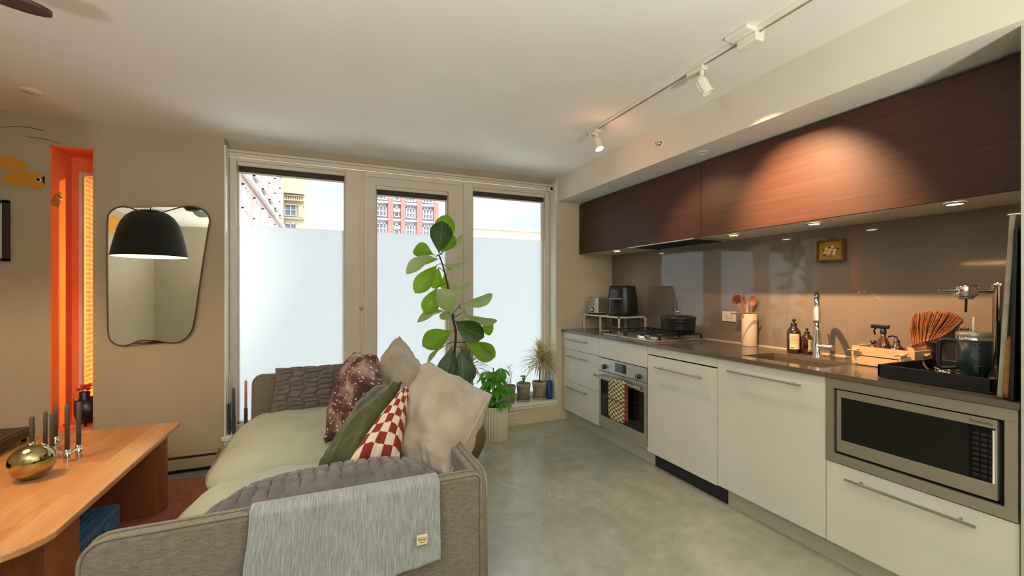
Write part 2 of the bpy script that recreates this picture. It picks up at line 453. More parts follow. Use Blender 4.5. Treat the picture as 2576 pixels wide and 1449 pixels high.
def thing(name, label, cat, loc=(0, 0, 0), rz=0, group=None, kind=None):
    o = bpy.data.objects.new(name, None)
    o.empty_display_size = 0.05
    COL.objects.link(o)
    o.location = loc
    o.rotation_euler = (0, 0, rz)
    return tag(o, label, cat, group, kind)


class MB:
    """collects shapes (world or local coordinates) and links them as ONE mesh object"""
    def __init__(s):
        s.bm = bmesh.new()
        s.uv = None

    def box(s, x0, x1, y0, y1, z0, z1, bev=0.0, seg=2, mi=0):
        x0, x1 = sorted((x0, x1)); y0, y1 = sorted((y0, y1)); z0, z1 = sorted((z0, z1))
        r = bmesh.ops.create_cube(s.bm, size=1)
        vs = r['verts']
        for v in vs:
            v.co = Vector(((x0 + x1) / 2 + v.co.x * (x1 - x0), (y0 + y1) / 2 + v.co.y * (y1 - y0), (z0 + z1) / 2 + v.co.z * (z1 - z0)))
        fs = set(f for v in vs for f in v.link_faces)
        for f in fs: f.material_index = mi
        if bev > 0:
            es = set(e for v in vs for e in v.link_edges)
            r = bmesh.ops.bevel(s.bm, geom=list(es), offset=bev, segments=seg, profile=0.5, affect='EDGES')
            for f in r['faces']: f.material_index = mi
        return s

    def obox(s, c, ax, ay, az, bev=0.0, mi=0, seg=2):
        """oriented box: centre, three half-extent vectors"""
        r = bmesh.ops.create_cube(s.bm, size=2)
        vs = r['verts']
        c, ax, ay, az = map(Vector, (c, ax, ay, az))
        for v in vs:
            p = v.co.copy()
            v.co = c + ax * p.x + ay * p.y + az * p.z
        for f in set(f for v in vs for f in v.link_faces): f.material_index = mi
        if bev > 0:
            es = set(e for v in vs for e in v.link_edges)
            bmesh.ops.bevel(s.bm, geom=list(es), offset=bev, segments=seg, profile=0.5, affect='EDGES')
        bmesh.ops.recalc_face_normals(s.bm, faces=list(s.bm.faces))
        return s

    def lathe(s, prof, c=(0, 0, 0), n=32, axis='Z', mi=0, sx=1.0, sy=1.0, ribs=0, ribamp=0, cap=False):
        """prof: list of (r, h)"""
        c = Vector(c)
        rings = []
        for r, h in prof:
            ring = []
            for i in range(n):
                a = 2 * PI * i / n
                rr = r
                if ribs: rr = r * (1 + ribamp * (abs(math.sin(a * ribs / 2)) - 0.5))
                x, y = rr * math.cos(a) * sx, rr * math.sin(a) * sy
                p = {'Z': (x, y, h), 'X': (h, x, y), 'Y': (x, h, y)}[axis]
                ring.append(s.bm.verts.new(c + Vector(p)))
            rings.append(ring)
        for a, b in zip(rings[:-1], rings[1:]):
            for i in range(n):
                j = (i + 1) % n
                f = s.bm.faces.new((a[i], a[j], b[j], b[i])); f.material_index = mi; f.smooth = True
        for ring, pr in ((rings[0], prof[0]), (rings[-1], prof[-1])):
            if cap and pr[0] > 1e-6:
                try:
                    f = s.bm.faces.new(ring); f.material_index = mi
                except ValueError: pass
        return s

    def tube(s, pts, r, n=10, mi=0, cap=True, flat=None):
        pts = [Vector(p) for p in pts]
        rs = r if isinstance(r, (list, tuple)) else [r] * len(pts)
        prev = None
        rings = []
        up = Vector((0, 0, 1))
        for i, p in enumerate(pts):
            if i == 0: d = pts[1] - pts[0]
            elif i == len(pts) - 1: d = pts[-1] - pts[-2]
            else: d = (pts[i + 1] - pts[i - 1])
            d.normalize()
            if prev is None:
                u = d.cross(up)
                if u.length < 1e-3: u = d.cross(Vector((1, 0, 0)))
                u.normalize()
            else:
                u = prev - d * prev.dot(d)
                if u.length < 1e-5: u = d.orthogonal()
                u.normalize()
            prev = u
            w = d.cross(u)
            ring = []
            for k in range(n):
                a = 2 * PI * k / n
                ring.append(s.bm.verts.new(p + (u * math.cos(a) + w * math.sin(a) * (flat or 1)) * rs[i]))
            rings.append(ring)
        for a, b in zip(rings[:-1], rings[1:]):
            for i in range(n):
                j = (i + 1) % n
                f = s.bm.faces.new((a[i], a[j], b[j], b[i])); f.material_index = mi; f.smooth = True
        if cap:
            for ring in (rings[0], rings[-1]):
                f = s.bm.faces.new(ring); f.material_index = mi
        return s

    def prism(s, outline, h0, h1, plane='XY', bev=0, mi=0):
        """outline in a plane extruded along the third axis from h0 to h1"""
        def P(a, b, h):
            return {'XY': (a, b, h), 'XZ': (a, h, b), 'YZ': (h, a, b)}[plane]
        lo = [s.bm.verts.new(P(a, b, h0)) for a, b in outline]
        hi = [s.bm.verts.new(P(a, b, h1)) for a, b in outline]
        n = len(outline)
        fs = [s.bm.faces.new(lo[::-1]), s.bm.faces.new(hi)]
        for i in range(n):
            j = (i + 1) % n
            f = s.bm.faces.new((lo[i], lo[j], hi[j], hi[i])); fs.append(f)
        for f in fs: f.material_index = mi
        bmesh.ops.recalc_face_normals(s.bm, faces=fs)
        if bev > 0:
            es = list(fs[0].edges) + list(fs[1].edges)
            bmesh.ops.bevel(s.bm, geom=es, offset=bev, segments=2, profile=0.5, affect='EDGES')
        return s

    def ball(s, c, r, sub=3, sc=(1, 1, 1), mi=0):
        R = bmesh.ops.create_icosphere(s.bm, subdivisions=sub, radius=1)
        c = Vector(c)
        for v in R['verts']:
            v.co = c + Vector((v.co.x * r * sc[0], v.co.y * r * sc[1], v.co.z * r * sc[2]))
        for f in set(f for v in R['verts'] for f in v.link_faces):
            f.smooth = True; f.material_index = mi
        return s

    def grid(s, fn, nu, nv, uv=True, mi=0, closed=False, smooth=True):
        """fn(u,v)->Vector, u,v in 0..1; writes UVs"""
        vs = [[s.bm.verts.new(fn(i / nu, j / nv)) for j in range(nv + 1)] for i in range(nu + 1)]
        L = s.bm.loops.layers.uv.verify()
        for i in range(nu):
            for j in range(nv):
                f = s.bm.faces.new((vs[i][j], vs[i + 1][j], vs[i + 1][j + 1], vs[i][j + 1]))
                f.smooth = smooth; f.material_index = mi
                for l, (a, b) in zip(f.loops, ((i, j), (i + 1, j), (i + 1, j + 1), (i, j + 1))):
                    l[L].uv = (a / nu, b / nv)
        return vs

    def build(s, name, m, parent=None, label=None, cat=None, group=None, kind=None, weld=False):
        if weld: bmesh.ops.remove_doubles(s.bm, verts=s.bm.verts, dist=1e-5)
        me = bpy.data.meshes.new(name)
        s.bm.to_mesh(me); s.bm.free()
        o = link(name, me, m, parent)
        if label: o['label'] = label
        if cat: o['category'] = cat
        if group: o['group'] = group
        if kind: o['kind'] = kind
        return o


def struct(name, mb, m):
    return mb.build(name, m, kind='structure')


def bx(name, m, d, parent=None, bev=0.0, **k):
    return MB().box(*d, bev=bev).build(name, m, parent, **k)


def copy_tree(o, parent=None):
    c = o.copy(); COL.objects.link(c); c.parent = parent
    for ch in list(o.children): copy_tree(ch, c)
    return c


def stadium(x0, x1, y0, y1, r, n=8, rs=None):
    """rounded rectangle outline; rs = radii for corners (x1y0, x1y1, x0y1, x0y0)"""
    rs = rs or (r,) * 4
    out = []
    for (cx, cy, a0, rr) in ((x1, y0, -PI / 2, rs[0]), (x1, y1, 0, rs[1]), (x0, y1, PI / 2, rs[2]), (x0, y0, PI, rs[3])):
        ccx = cx - rr if cx == x1 else cx + rr
        ccy = cy - rr if cy == y1 else cy + rr
        for i in range(n + 1):
            a = a0 + PI / 2 * i / n
            out.append((ccx + rr * math.cos(a), ccy + rr * math.sin(a)))
    return out


def smoothpts(ctrl, n=8, closed=True):
    """Catmull-Rom through 2-D or 3-D points"""
    P = [Vector(p) for p in ctrl]
    N = len(P)
    out = []
    rng = N if closed else N - 1
    for i in range(rng):
        if closed: p0, p1, p2, p3 = P[(i - 1) % N], P[i], P[(i + 1) % N], P[(i + 2) % N]
        else: p0, p1, p2, p3 = P[max(i - 1, 0)], P[i], P[i + 1], P[min(i + 2, N - 1)]
        for k in range(n):
            t = k / n
            out.append(0.5 * ((2 * p1) + (p2 - p0) * t + (2 * p0 - 5 * p1 + 4 * p2 - p3) * t * t + (3 * p1 - p0 - 3 * p2 + p3) * t ** 3))
    if not closed: out.append(P[-1])
    return out


def text_mesh(name, txt, size, loc, ax, ay, m, parent=None, ext=0.0006, align='CENTER'):
    cu = bpy.data.curves.new(name, 'FONT')
    cu.body = txt; cu.size = size; cu.extrude = ext / 2; cu.align_x = align; cu.align_y = 'CENTER'
    tmp = bpy.data.objects.new(name + '_src', cu)
    COL.objects.link(tmp)
    dg = bpy.context.evaluated_depsgraph_get()
    me = bpy.data.meshes.new_from_object(tmp.evaluated_get(dg))
    bpy.data.objects.remove(tmp); bpy.data.curves.remove(cu)
    ax = Vector(ax).normalized(); ay = Vector(ay).normalized(); az = ax.cross(ay)
    loc = Vector(loc)
    for v in me.vertices:
        p = v.co.copy()
        v.co = loc + ax * p.x + ay * p.y + az * p.z
    me.materials.clear()
    return link(name, me, m, parent)


def pillow(name, label, cat, corners, th, m, group=None, pinch=0.10, wr=0.006, seed=0, seam=None, front=None, puff=0.55, nu=44, quilt=None, bias=0.5, uvr=1):
    """soft cushion spanned by four corner points (TL, TR, BR, BL), thickness th, corner-pulled edges"""
    TL, TR, BR, BL = [Vector(c) for c in corners]
    cen = (TL + TR + BR + BL) / 4
    ex = ((TR - TL) + (BR - BL)).normalized()
    ey = ((TL - BL) + (TR - BR))
    nrm = ex.cross(ey).normalized()          # towards the front side when TL,TR,BR,BL run clockwise seen from the front
    th_f = th * bias * 2; th_b = th * (1 - bias) * 2
    def base(u, v):
        # concave edges
        a, b = 2 * u - 1, 2 * v - 1
        a2 = a * (1 - pinch * (1 - b * b) * abs(a))
        b2 = b * (1 - pinch * (1 - a * a) * abs(b))
        uu, vv = (a2 + 1) / 2, (b2 + 1) / 2
        p = BL * (1 - uu) * (1 - vv) + BR * uu * (1 - vv) + TR * uu * vv + TL * (1 - uu) * vv
        return p
    def off(u, v, side):
        a, b = abs(2 * u - 1), abs(2 * v - 1)
        e = max(0.0, (1 - a ** 2.4)) * max(0.0, (1 - b ** 2.4))
        h = e ** puff
        p = base(u, v)
        w = 0.0
        if wr:
            # wrinkles fanning from corners and edges
            q = Vector((u * 5, v * 5, seed + side * 3))
            w = noise.noise(q * 1.0) * wr * 1.6 + noise.noise(Vector((u * 16, v * 5, seed + 9 + side))) * wr * 0.9 * (1 - e) + noise.noise(Vector((u * 5, v * 17, seed + 19 + side))) * wr * 0.9 * (1 - e)
        if quilt:
            qa, qb, amp = quilt
            jit = noise.noise(Vector((u * qa * .6, v * qb * .6, seed))) * 0.35
            cu_ = abs(math.sin((u * qa + jit) * PI)); cv_ = abs(math.sin((v * qb + jit * 1.4 + (0.5 if int(u * qa + jit) % 2 else 0)) * PI))
            h2 = (min(1.0, cu_ * 2.2) * min(1.0, cv_ * 2.2)) ** 0.6
            w += (h2 - 0.7) * amp
        t = (th_f if side > 0 else th_b) / 2
        return p + nrm * side * (h * t + w * min(1, h * 3))
    mb = MB()
    N = nu
    A = mb.grid(lambda u, v: off(u, v, 1), N, N)
    B = mb.grid(lambda u, v: off(1 - u, v, -1), N, N)
    o = mb.build(name, m, label=label, cat=cat, group=group, weld=True)
    if seam:
        pts = []
        n = 24
        for i in range(n): pts.append(base(i / n, 0))
        for i in range(n): pts.append(base(1, i / n))
        for i in range(n): pts.append(base(1 - i / n, 1))
        for i in range(n + 1): pts.append(base(0, 1 - i / n))
        MB().tube(pts, 0.0045, 6).build('piping', seam, o)
    return o


def leafmesh(mb, base, tip, width, nrm, curl=0.15, fold=0.12, wav=0.02, ovate=0.62, seed=0, nu=8, nv=12, mi=0, notch=0):
    """one leaf: obovate blade from base to tip, widest at `ovate`, bent along its length"""
    base, tip = Vector(base), Vector(tip)
    ax = tip - base
    L = ax.length
    ax.normalize()
    nrm = Vector(nrm)
    nrm = (nrm - ax * nrm.dot(ax)).normalized()
    sd = ax.cross(nrm)
    def fn(u, v):
        a = 2 * u - 1
        if v < ovate: w = math.sin(PI / 2 * (v / ovate)) ** 1.25
        else: w = math.cos(PI / 2 * ((v - ovate) / (1 - ovate))) ** 0.62
        w = max(w, 0.02) * width / 2
        p = base + ax * (L * v) + sd * (a * w)
        h = curl * L * (math.sin(PI * v)) + fold * w * (a * a) * 1.2
        h += wav * math.sin(v * 14 + seed + a * 2) * abs(a) * L * 0.5
        return p + nrm * h
    mb.grid(fn, nu, nv, mi=mi)
# ================================================================== room shell
XL, XR, YB, YW, ZC = -2.7, 2.70, -1.7, 3.66, 2.367
YF, YG, YO = 3.775, 3.835, 4.0           # window frame face, glass, outer face of the wall
WX0, WX1 = -0.695, 2.038                 # window opening
NX0, NX1, NZ0, NZ1, NY = -1.632, -1.417, 0.345, 2.184, 3.90   # niche

struct('floor', MB().box(XL - .1, XR + .1, YB - .1, YO, -0.12, 0), M['floor'])
struct('ceiling', MB().box(XL - .1, XR + .1, YB - .1, YO, ZC, ZC + .12), M['ceiling'])
struct('wall_left', MB().box(XL - .12, XL, YB, YO, 0, ZC), M['wall'])
struct('wall_back', MB().box(XL - .12, XR + .12, YB - .12, YB, 0, ZC), M['wall'])
w = MB()
w.box(XL, NX0, YW, YO, 0, ZC).box(NX1, WX0, YW, YO, 0, ZC)
w.box(NX0, NX1, YW, YO, NZ1, ZC).box(NX0, NX1, YW, YO, 0, NZ0)
w.box(WX0, WX1, YF - .004, YO, 2.31, ZC)
struct('wall_front', w, M['wall'])
struct('wall_front_kitchen', MB().box(WX1, XR + .1, YW, YO, 0, ZC), M['wallr'])
struct('wall_right', MB().box(XR, XR + .12, YB, YW, 0, ZC), M['wallr'])
struct('wall_below_window', MB().box(WX0, WX1, YW, YO, 0, 0.17), M['wallr'])
# soffit above the kitchen
struct('ceiling_soffit', MB().box(2.054, XR, YB, YW, 2.125, ZC), M['soffit'])
# side panel closing the kitchen run at the right
struct('wall_side_panel', MB().box(2.094, XR, YB, 0.633, 0, 2.125), M['fridge'])
# niche lining
n = MB()
n.box(NX0, NX0 + .006, YW + .002, NY, NZ0, NZ1).box(NX1 - .006, NX1, YW + .002, NY, NZ0, NZ1)
n.box(NX0, NX1, YW + .002, NY, NZ1 - .006, NZ1).box(NX0, NX1, YW + .002, NY, NZ0, NZ0 + .006)
n.box(NX0, -1.588, NY - .004, NY + .04, NZ0, NZ1).box(-1.588, NX1, NY - .004, NY + .04, 2.075, NZ1).box(-1.588, NX1, NY - .004, NY + .04, NZ0, 0.40)
struct('trim_niche', n, M['orange'])
# sill board and apron, baseboard
s = MB().box(WX0 - .012, WX1 - .002, YW - .03, YG - .01, 0.172, 0.200, bev=.003)
s.box(WX0, WX1 - .002, YW - .014, YW, 0.145, 0.172)
struct('trim_window_sill', s, M['framelight'])
b = MB().box(WX0, 2.155, YW - .014, YW, 0, 0.115, bev=.002)
struct('baseboard_front', b, M['wallr'])
struct('trim_reveal', MB().box(WX1 - .008, WX1, YW + .001, YF, 0.2, 2.31).box(WX0, WX0 + .008, YW + .001, YF, 0.2, 2.31), M['framelight'])
# head trim rails
h = MB().box(WX0 + .008, WX1 - .008, YF - .03, YF, 2.292, 2.309, bev=.002).box(WX0 + .008, WX1 - .008, YF - .016, YF, 2.262, 2.290, bev=.002)
struct('trim_window_head', h, M['frame'])


def xf(px, Y=YF): return at(px, 700, Y=Y).x


def window(name, o0, o1, g0, g1, zt, zb=0.245, ztop=2.26, door=False):
    e = bpy.data.objects.new(name, None); COL.objects.link(e)
    e.location = ((o0 + o1) / 2, YF, 0.2); e['kind'] = 'structure'
    f = MB()
    f.box(o0, g0, YF, YG + .03, 0.2, ztop, bev=.004).box(g1, o1, YF, YG + .03, 0.2, ztop, bev=.004)
    f.box(g0 - .004, g1 + .004, YF + .002, YG + .03, 0.2, zb).box(g0 - .004, g1 + .004, YF + .002, YG + .03, zt, ztop)
    # glazing bead
    for (a, b2) in ((g0, g0 + .012), (g1 - .012, g1)): f.box(a, b2, YF + .03, YG + .02, zb, zt)
    f.box(g0, g1, YF + .03, YG + .02, zb, zb + .012)
    if door:
        f.box(o0 + .002, o1 - .002, YF - .012, YF, 2.215, ztop - .003, bev=.002)
    def ch(mb, nm, m, lab=None):
        o = mb.build(nm, m, e)
        o.matrix_parent_inverse = Matrix.Translation(e.location).inverted()
        if lab: o['label'] = lab
        return o
    ch(f, 'window_frame', M['frame'])
    ch(MB().box(g0, g1, YG - .002, YG + .004, zb, zt), 'pane', M['glass'])
    ch(MB().box(g0 + .012, g1 - .012, YG - .008, YG - .0045, zb + .012, 1.756), 'frosted_film', M['film'], 'white frosted privacy film')
    return e


w1 = window('window_1', WX0 + .01, xf(906), xf(595), xf(869), 2.235)
w2 = window('door_1', xf(914), xf(1164), xf(946), xf(1128), 2.150, door=True)
w3 = window('window_2', xf(1167), WX1 - .01, xf(1190), xf(1371), 2.215)
struct('trim_mullion', MB().box(xf(906), xf(914), YF + .01, YG + .03, .2, 2.26).box(xf(1164), xf(1167), YF + .01, YG + .03, .2, 2.26), M['frame'])
# lock buttons
for (px, py, host) in ((907.5, 776, 'left'), (1157, 773, 'right')):
    p = at(px, py, Y=YF - .012)
    k = thing('lock_knob', 'small round grey lock button on the frame %s of the middle glass door' % host, 'lock', p)
    MB().lathe([(.012, .014), (.012, .004), (.009, 0), (0, 0)], n=20, axis='Y').build('knob', M['steel_d'], k)
    MB().lathe([(.016, .018), (.016, .013), (0, .013)], n=20, axis='Y').build('rosette', M['frame'], k)


def blind(g0, g1, zt, lab):
    e = thing('roller_blind', lab, 'blind', ((g0 + g1) / 2, YF + .02, zt - .05), group='rolled up window blinds')
    L = (g1 - g0) / 2 - .002
    MB().box(-L, L, -.012, .02, .018, .05, bev=.004).build('headrail', M['frame'], e)
    MB().lathe([(0, -L + .008), (.0215, -L + .008), (.0215, L - .008), (0, L - .008)], (0, .012, -.004), 20, 'X').build('roll', M['blindroll'], e)
    MB().box(-L + .006, L - .006, .0, .012, -.038, -.025, bev=.002).build('bottom_rail', M['frame'], e)
    MB().tube([(-.25 * L, -.0, -.031), (0.05 * L, -.003, -.034)], .004, 8).build('pull_grip', M['white_metal'], e)
    return e


blind(xf(595), xf(869), 2.235, 'rolled up brown roller blind at the top of the leftmost window')
blind(xf(946), xf(1128), 2.150, 'rolled up brown roller blind at the top of the middle glass door')
blind(xf(1190), xf(1371), 2.215, 'rolled up brown roller blind at the top of the right window')

# amber window in the niche
e = bpy.data.objects.new('window_3', None); COL.objects.link(e); e.location = (-1.50, NY, .40); e['kind'] = 'structure'
f = MB().box(-1.588, -1.568, NY - .012, NY + .03, .40, 2.075, bev=.003).box(-1.568, NX1, NY - .012, NY + .03, 2.055, 2.075, bev=.003)
f.box(-1.568, NX1, NY - .012, NY + .03, .40, .42, bev=.003).box(NX1 - .02, NX1 - .006, NY - .012, NY + .03, .42, 2.055)
f.box(-1.568, -1.561, NY - .002, NY + .02, .42, 2.055)
o = f.build('window_frame', M['frame'], e); o.matrix_parent_inverse = Matrix.Translation(e.location).inverted()
o = MB().box(-1.561, NX1 - .02, NY + .006, NY + .012, .42, 2.055).build('pane', M['amberpane'], e); o.matrix_parent_inverse = Matrix.Translation(e.location).inverted()
o['label'] = 'amber tinted glass pane'

# ================================================================== outside
struct('ground', MB().box(-60, 60, YO + .0, 90, -6.2, -6.0), M['concrete_out'])


def facade_win(b, x0, x1, z0, z1, y, rows=1, cols=2, axis='Y', parent=None, trim='stonewhite', dep=.12):
    """one window: frame with mullions, pane as its sub-part"""
    f = MB(); t = .07
    def bb(mb, a0, a1, c0, c1, d0, d1):
        if axis == 'Y': mb.box(a0, a1, d0, d1, c0, c1)
        else: mb.box(d0, d1, a0, a1, c0, c1)
        return mb
    s = -1 if axis == 'Y' else 1
    bb(f, x0, x1, z1 - t, z1, y, y + s * dep); bb(f, x0, x1, z0, z0 + t, y, y + s * (dep + .06))
    bb(f, x0, x0 + t, z0, z1, y, y + s * dep); bb(f, x1 - t, x1, z0, z1, y, y + s * dep)
    for c in range(1, cols):
        xx = x0 + (x1 - x0) * c / cols
        bb(f, xx - t / 2, xx + t / 2, z0, z1, y, y + s * dep)
    for r in range(1, rows + 1):
        zz = z0 + (z1 - z0) * r / (rows + 1)
        bb(f, x0, x1, zz - t / 2, zz + t / 2, y, y + s * dep * .8)
    fo = f.build('window', M[trim], parent)
    bb(MB(), x0 + t, x1 - t, z0 + t, z1 - t, y, y + s * .03).build('pane', M['winglass'], fo)


# brown brick building running away on the left
bl = thing('brick_building', 'tall brown brick building with tall white windows behind the leftmost window', 'building')
bl.location = (0, 0, 0)
BX = -3.6
MB().box(BX - 9, BX, 5.6, 42, -6, 18).build('wall', M['brickbrown'], bl)
for i in range(11):
    y0 = 6.6 + i * 3.15
    for k in range(4):
        z0 = 0.6 + k * 3.3
        facade_win(None, y0, y0 + 1.35, z0, z0 + 2.2, BX, axis='X', parent=bl, rows=1, cols=2)
MB().box(BX, BX + .18, 5.6, 42, 3.25, 3.45).build('ledge', M['stonewhite'], bl)
MB().box(BX, BX + .18, 5.6, 42, 6.55, 6.75).build('ledge', M['stonewhite'], bl)

# cream building
cb = thing('cream_building', 'cream stone building with carved cornice behind the leftmost window', 'building')
yb = 43.0
x0 = at(714, 500, Y=yb).x; x1 = at(765, 500, Y=yb).x; x2 = at(789, 560, Y=yb).x
zt = at(740, 470, Y=yb).z
def zz(py, px=740, Y=yb): return at(px, py, Y=Y).z
MB().box(x0 - 5, x1, yb, yb + 8, -6, zz(440)).build('wall', M['stonecream'], cb)
MB().prism([(x1, -6), (x2 + .3, -6), (x2 + .3, zz(572, 789)), (x1 + .9, zz(520)), (x1 + .9, zz(452)), (x1, zz(446))], yb + .4, yb + 8, 'XZ').build('side_wall', M['brickcream'], cb)
for (a, b_, d) in ((486, 489, .5), (492, 495, .3), (503, 506, .35), (515, 517, .2), (548, 551, .3)):
    MB().box(x0 - 5, x1 + .1, yb - d, yb, zz(b_), zz(a)).build('cornice', M['stonecream'], cb)
for i in range(9):
    xx = x0 + (x1 - x0) * (i + .3) / 9
    MB().box(xx, xx + .11, yb - .22, yb, zz(502), zz(496)).build('bracket', M['stonecream'], cb)
facade_win(None, x0 + .05, x0 + .62 * (x1 - x0), zz(545), zz(514), yb, parent=cb, cols=2)
facade_win(None, x0 + .05, x0 + .62 * (x1 - x0), zz(600), zz(563), yb, parent=cb, cols=2)
MB().box(x1 - .45, x1 - .1, yb - .2, yb, zz(546), zz(518)).build('pilaster', M['stonecream'], cb)

# red building with grey windows
rb = thing('red_building', 'red brick building with grey window bays behind the middle glass door', 'building')
yr = 30.0
X = lambda px, Y=yr: at(px, 500, Y=Y).x
Z = lambda py, px=1020, Y=yr: at(px, py, Y=Y).z
MB().box(X(930), X(1100), yr, yr + 9, -6, Z(474)).build('wall', M['stonewhite'], rb)
MB().box(X(1096), X(1101), yr - .25, yr + .4, -6, Z(505)).build('pier', M['redpier'], rb)
for (a, b_) in ((932, 942), (975, 988), (1007, 1018), (1047, 1060), (1090, 1096)):
    MB().box(X(a), X(b_), yr - .3, yr, -6, Z(503)).build('pier', M['redpier'], rb)
for (a, b_) in ((943, 974), (989, 1006), (1019, 1046), (1061, 1089)):
    for (t, bt) in ((488, 508), (522, 549), (565, 592), (608, 640)):
        facade_win(None, X(a) + .05, X(b_) - .05, Z(bt), Z(t), yr, parent=rb, cols=3 if b_ - a > 20 else 1, dep=.1)
for (t, bt) in ((511, 516), (553, 558), (596, 601)):
    MB().box(X(930), X(1098), yr - .22, yr, Z(bt), Z(t)).build('ledge', M['stonewhite'], rb)
for (a, b_) in ((989, 1006),):
    for (t, bt) in ((528, 536), (571, 578)):
        MB().box(X(a), X(b_), yr - .2, yr, Z(bt), Z(t)).build('spandrel', M['stonecream'], rb)

# low cream building on the right
lb = thing('low_building', 'low cream brick building under open sky behind the right window', 'building')
yl = 26.0
X = lambda px, Y=yl: at(px, 500, Y=Y).x
zt = at(1190, 570, Y=yl).z
MB().box(X(1174), X(1500), yl, yl + 12, -6, zt - .12).build('wall', M['brickcream'], lb)
MB().box(X(1174), X(1500), yl - .18, yl + 12, zt - .12, zt).build('coping', M['stonewhite'], lb)
MB().box(X(1174), X(1500), yl - .08, yl, zt - .66, zt - .58).build('band', M['stonecream'], lb)
for i, px in enumerate((1205, 1250, 1290, 1325, 1364)):
    facade_win(None, X(px), X(px + 18), zt - 2.2, zt - .78, yl, parent=lb, cols=2, trim='steel_d', dep=.06)

# ================================================================== light
wld = bpy.data.worlds.new('sky'); SC.world = wld; wld.use_nodes = True
nt = wld.node_tree; nt.nodes.clear()
out = nt.nodes.new('ShaderNodeOutputWorld'); bg = nt.nodes.new('ShaderNodeBackground')
tc = nt.nodes.new('ShaderNodeTexCoord'); sp = nt.nodes.new('ShaderNodeSeparateXYZ')
nt.links.new(tc.outputs['Generated'], sp.inputs[0])
mp = nt.nodes.new('ShaderNodeMapping'); mp.inputs['Scale'].default_value = (3, 3, 7)
nt.links.new(tc.outputs['Generated'], mp.inputs['Vector'])
nz = nt.nodes.new('ShaderNodeTexNoise'); nz.inputs['Scale'].default_value = 1.8; nz.inputs['Detail'].default_value = 6
nt.links.new(mp.outputs[0], nz.inputs['Vector'])
cr = nt.nodes.new('ShaderNodeValToRGB')
cr.color_ramp.elements[0].position = 0.42; cr.color_ramp.elements[0].color = (0.74, 0.82, 0.95, 1)
cr.color_ramp.elements[1].position = 0.60; cr.color_ramp.elements[1].color = (0.98, 1.0, 1.02, 1)
nt.links.new(nz.outputs['Fac'], cr.inputs[0])
mr = nt.nodes.new('ShaderNodeMapRange'); mr.inputs['From Min'].default_value = 0.26; mr.inputs['From Max'].default_value = 0.75
mr.inputs['To Min'].default_value = 0.42; mr.inputs['To Max'].default_value = 5.4
nt.links.new(sp.outputs['Z'], mr.inputs['Value'])
ms = nt.nodes.new('ShaderNodeMath'); ms.operation = 'MULTIPLY'; ms.inputs[1].default_value = SKY
nt.links.new(mr.outputs[0], ms.inputs[0])
nt.links.new(cr.outputs[0], bg.inputs['Color']); nt.links.new(ms.outputs[0], bg.inputs['Strength'])
nt.links.new(bg.outputs[0], out.inputs[0])


def light(name, typ, loc, energy, col, aim=None, size=0.05, **k):
    d = bpy.data.lights.new(name, typ); d.energy = energy; d.color = col
    if typ == 'AREA':
        d.shape = 'RECTANGLE'; d.size = size; d.size_y = k.pop('size_y', size)
    else:
        d.shadow_soft_size = size
    for a, v in k.items(): setattr(d, a, v)
    o = bpy.data.objects.new(name, d); COL.objects.link(o); o.location = loc
    if aim is not None:
        o.rotation_euler = (Vector(aim) - Vector(loc)).to_track_quat('-Z', 'Y').to_euler()
    return o


WARM = (1.0, 0.62, 0.33); SOFT = (1.0, 0.985, 0.94)
# daylight portals in the window openings (sampling guides only)
for (a, b_, z0, z1) in ((xf(595), xf(869), 1.756, 2.2), (xf(946), xf(1128), 1.756, 2.15), (xf(1190), xf(1371), 1.756, 2.2)):
    pass
light('overhead_fill_side', 'POINT', (-0.9, 0.15, 2.0), L_FILL_SIDE, SOFT, size=0.16)  # added overhead fill point, has no fixture
light('overhead_fill_back', 'POINT', (0.9, -0.9, 2.05), L_BACK, SOFT, size=0.16)  # second added fill point behind the camera, no fixture either
# two fill uplights behind the camera, added to brighten the ceiling
light('ceiling_fill_uplight', 'SPOT', (-.9, -1.0, .55), L_UP, (1, .99, .96), aim=(-.9, -.3, 4), size=.12, spot_size=2.6, spot_blend=1)
light('ceiling_fill_uplight', 'SPOT', (1.2, -1.0, .55), L_UP, (1, .99, .96), aim=(1.0, -.3, 4), size=.12, spot_size=2.6, spot_blend=1)
# added narrow spot acting as sun on the niche window
light('niche_fill_spot', 'SPOT', (6.9, 13.9, 6.3), L_NICHE, (1.0, 0.93, 0.82), aim=(-1.60, 3.80, 1.15), size=0.5, spot_size=math.radians(6.2), spot_blend=.5)
# ================================================================== kitchen
FX = 2.105                      # face plane of the fronts
ZTOPU, ZW = 0.858, 0.880        # underside and top of the worktop
ZK = 0.107
YM = [3.64, 3.04, 2.44, 1.84, 1.24, 0.638]
G = .0018


def handle(parent, y0, y1, z, x=FX, r=.0055, off=.032):
    h = MB().tube([(x - off, y0, z), (x - off, y1, z)], r, 12)
    for yy in (y0 + (y1 - y0) * .12, y1 - (y1 - y0) * .12):
        h.tube([(x - off, yy, z), (x, yy, z)], r * .8, 10)
    return h.build('handle', M['steel'], parent)


def carcass(y0, y1, z0=ZK, z1=ZTOPU, nm='cabinet_body'):
    return MB().box(FX + .02, XR - .003, y0 + G, y1 - G, z0, z1)


def front(name, y0, y1, z0, z1, parent, m='cabinet', x=FX):
    return MB().box(x, x + .0195, y0 + G, y1 - G, z0 + G, z1 - G, bev=.0012).build(name, M[m], parent)


# drawer unit
c1 = thing('drawer_cabinet', 'white three drawer base cabinet in the corner by the window', 'cabinet')
carcass(YM[1], YM[0]).build('body', M['cabinet'], c1)
for (z0, z1, hz) in ((.70, ZTOPU, .795), (.396, .70, .640), (ZK, .396, .345)):
    d = front('drawer', YM[1], YM[0], z0, z1, c1)
    handle(d, YM[1] + .145, YM[1] + .50, hz)
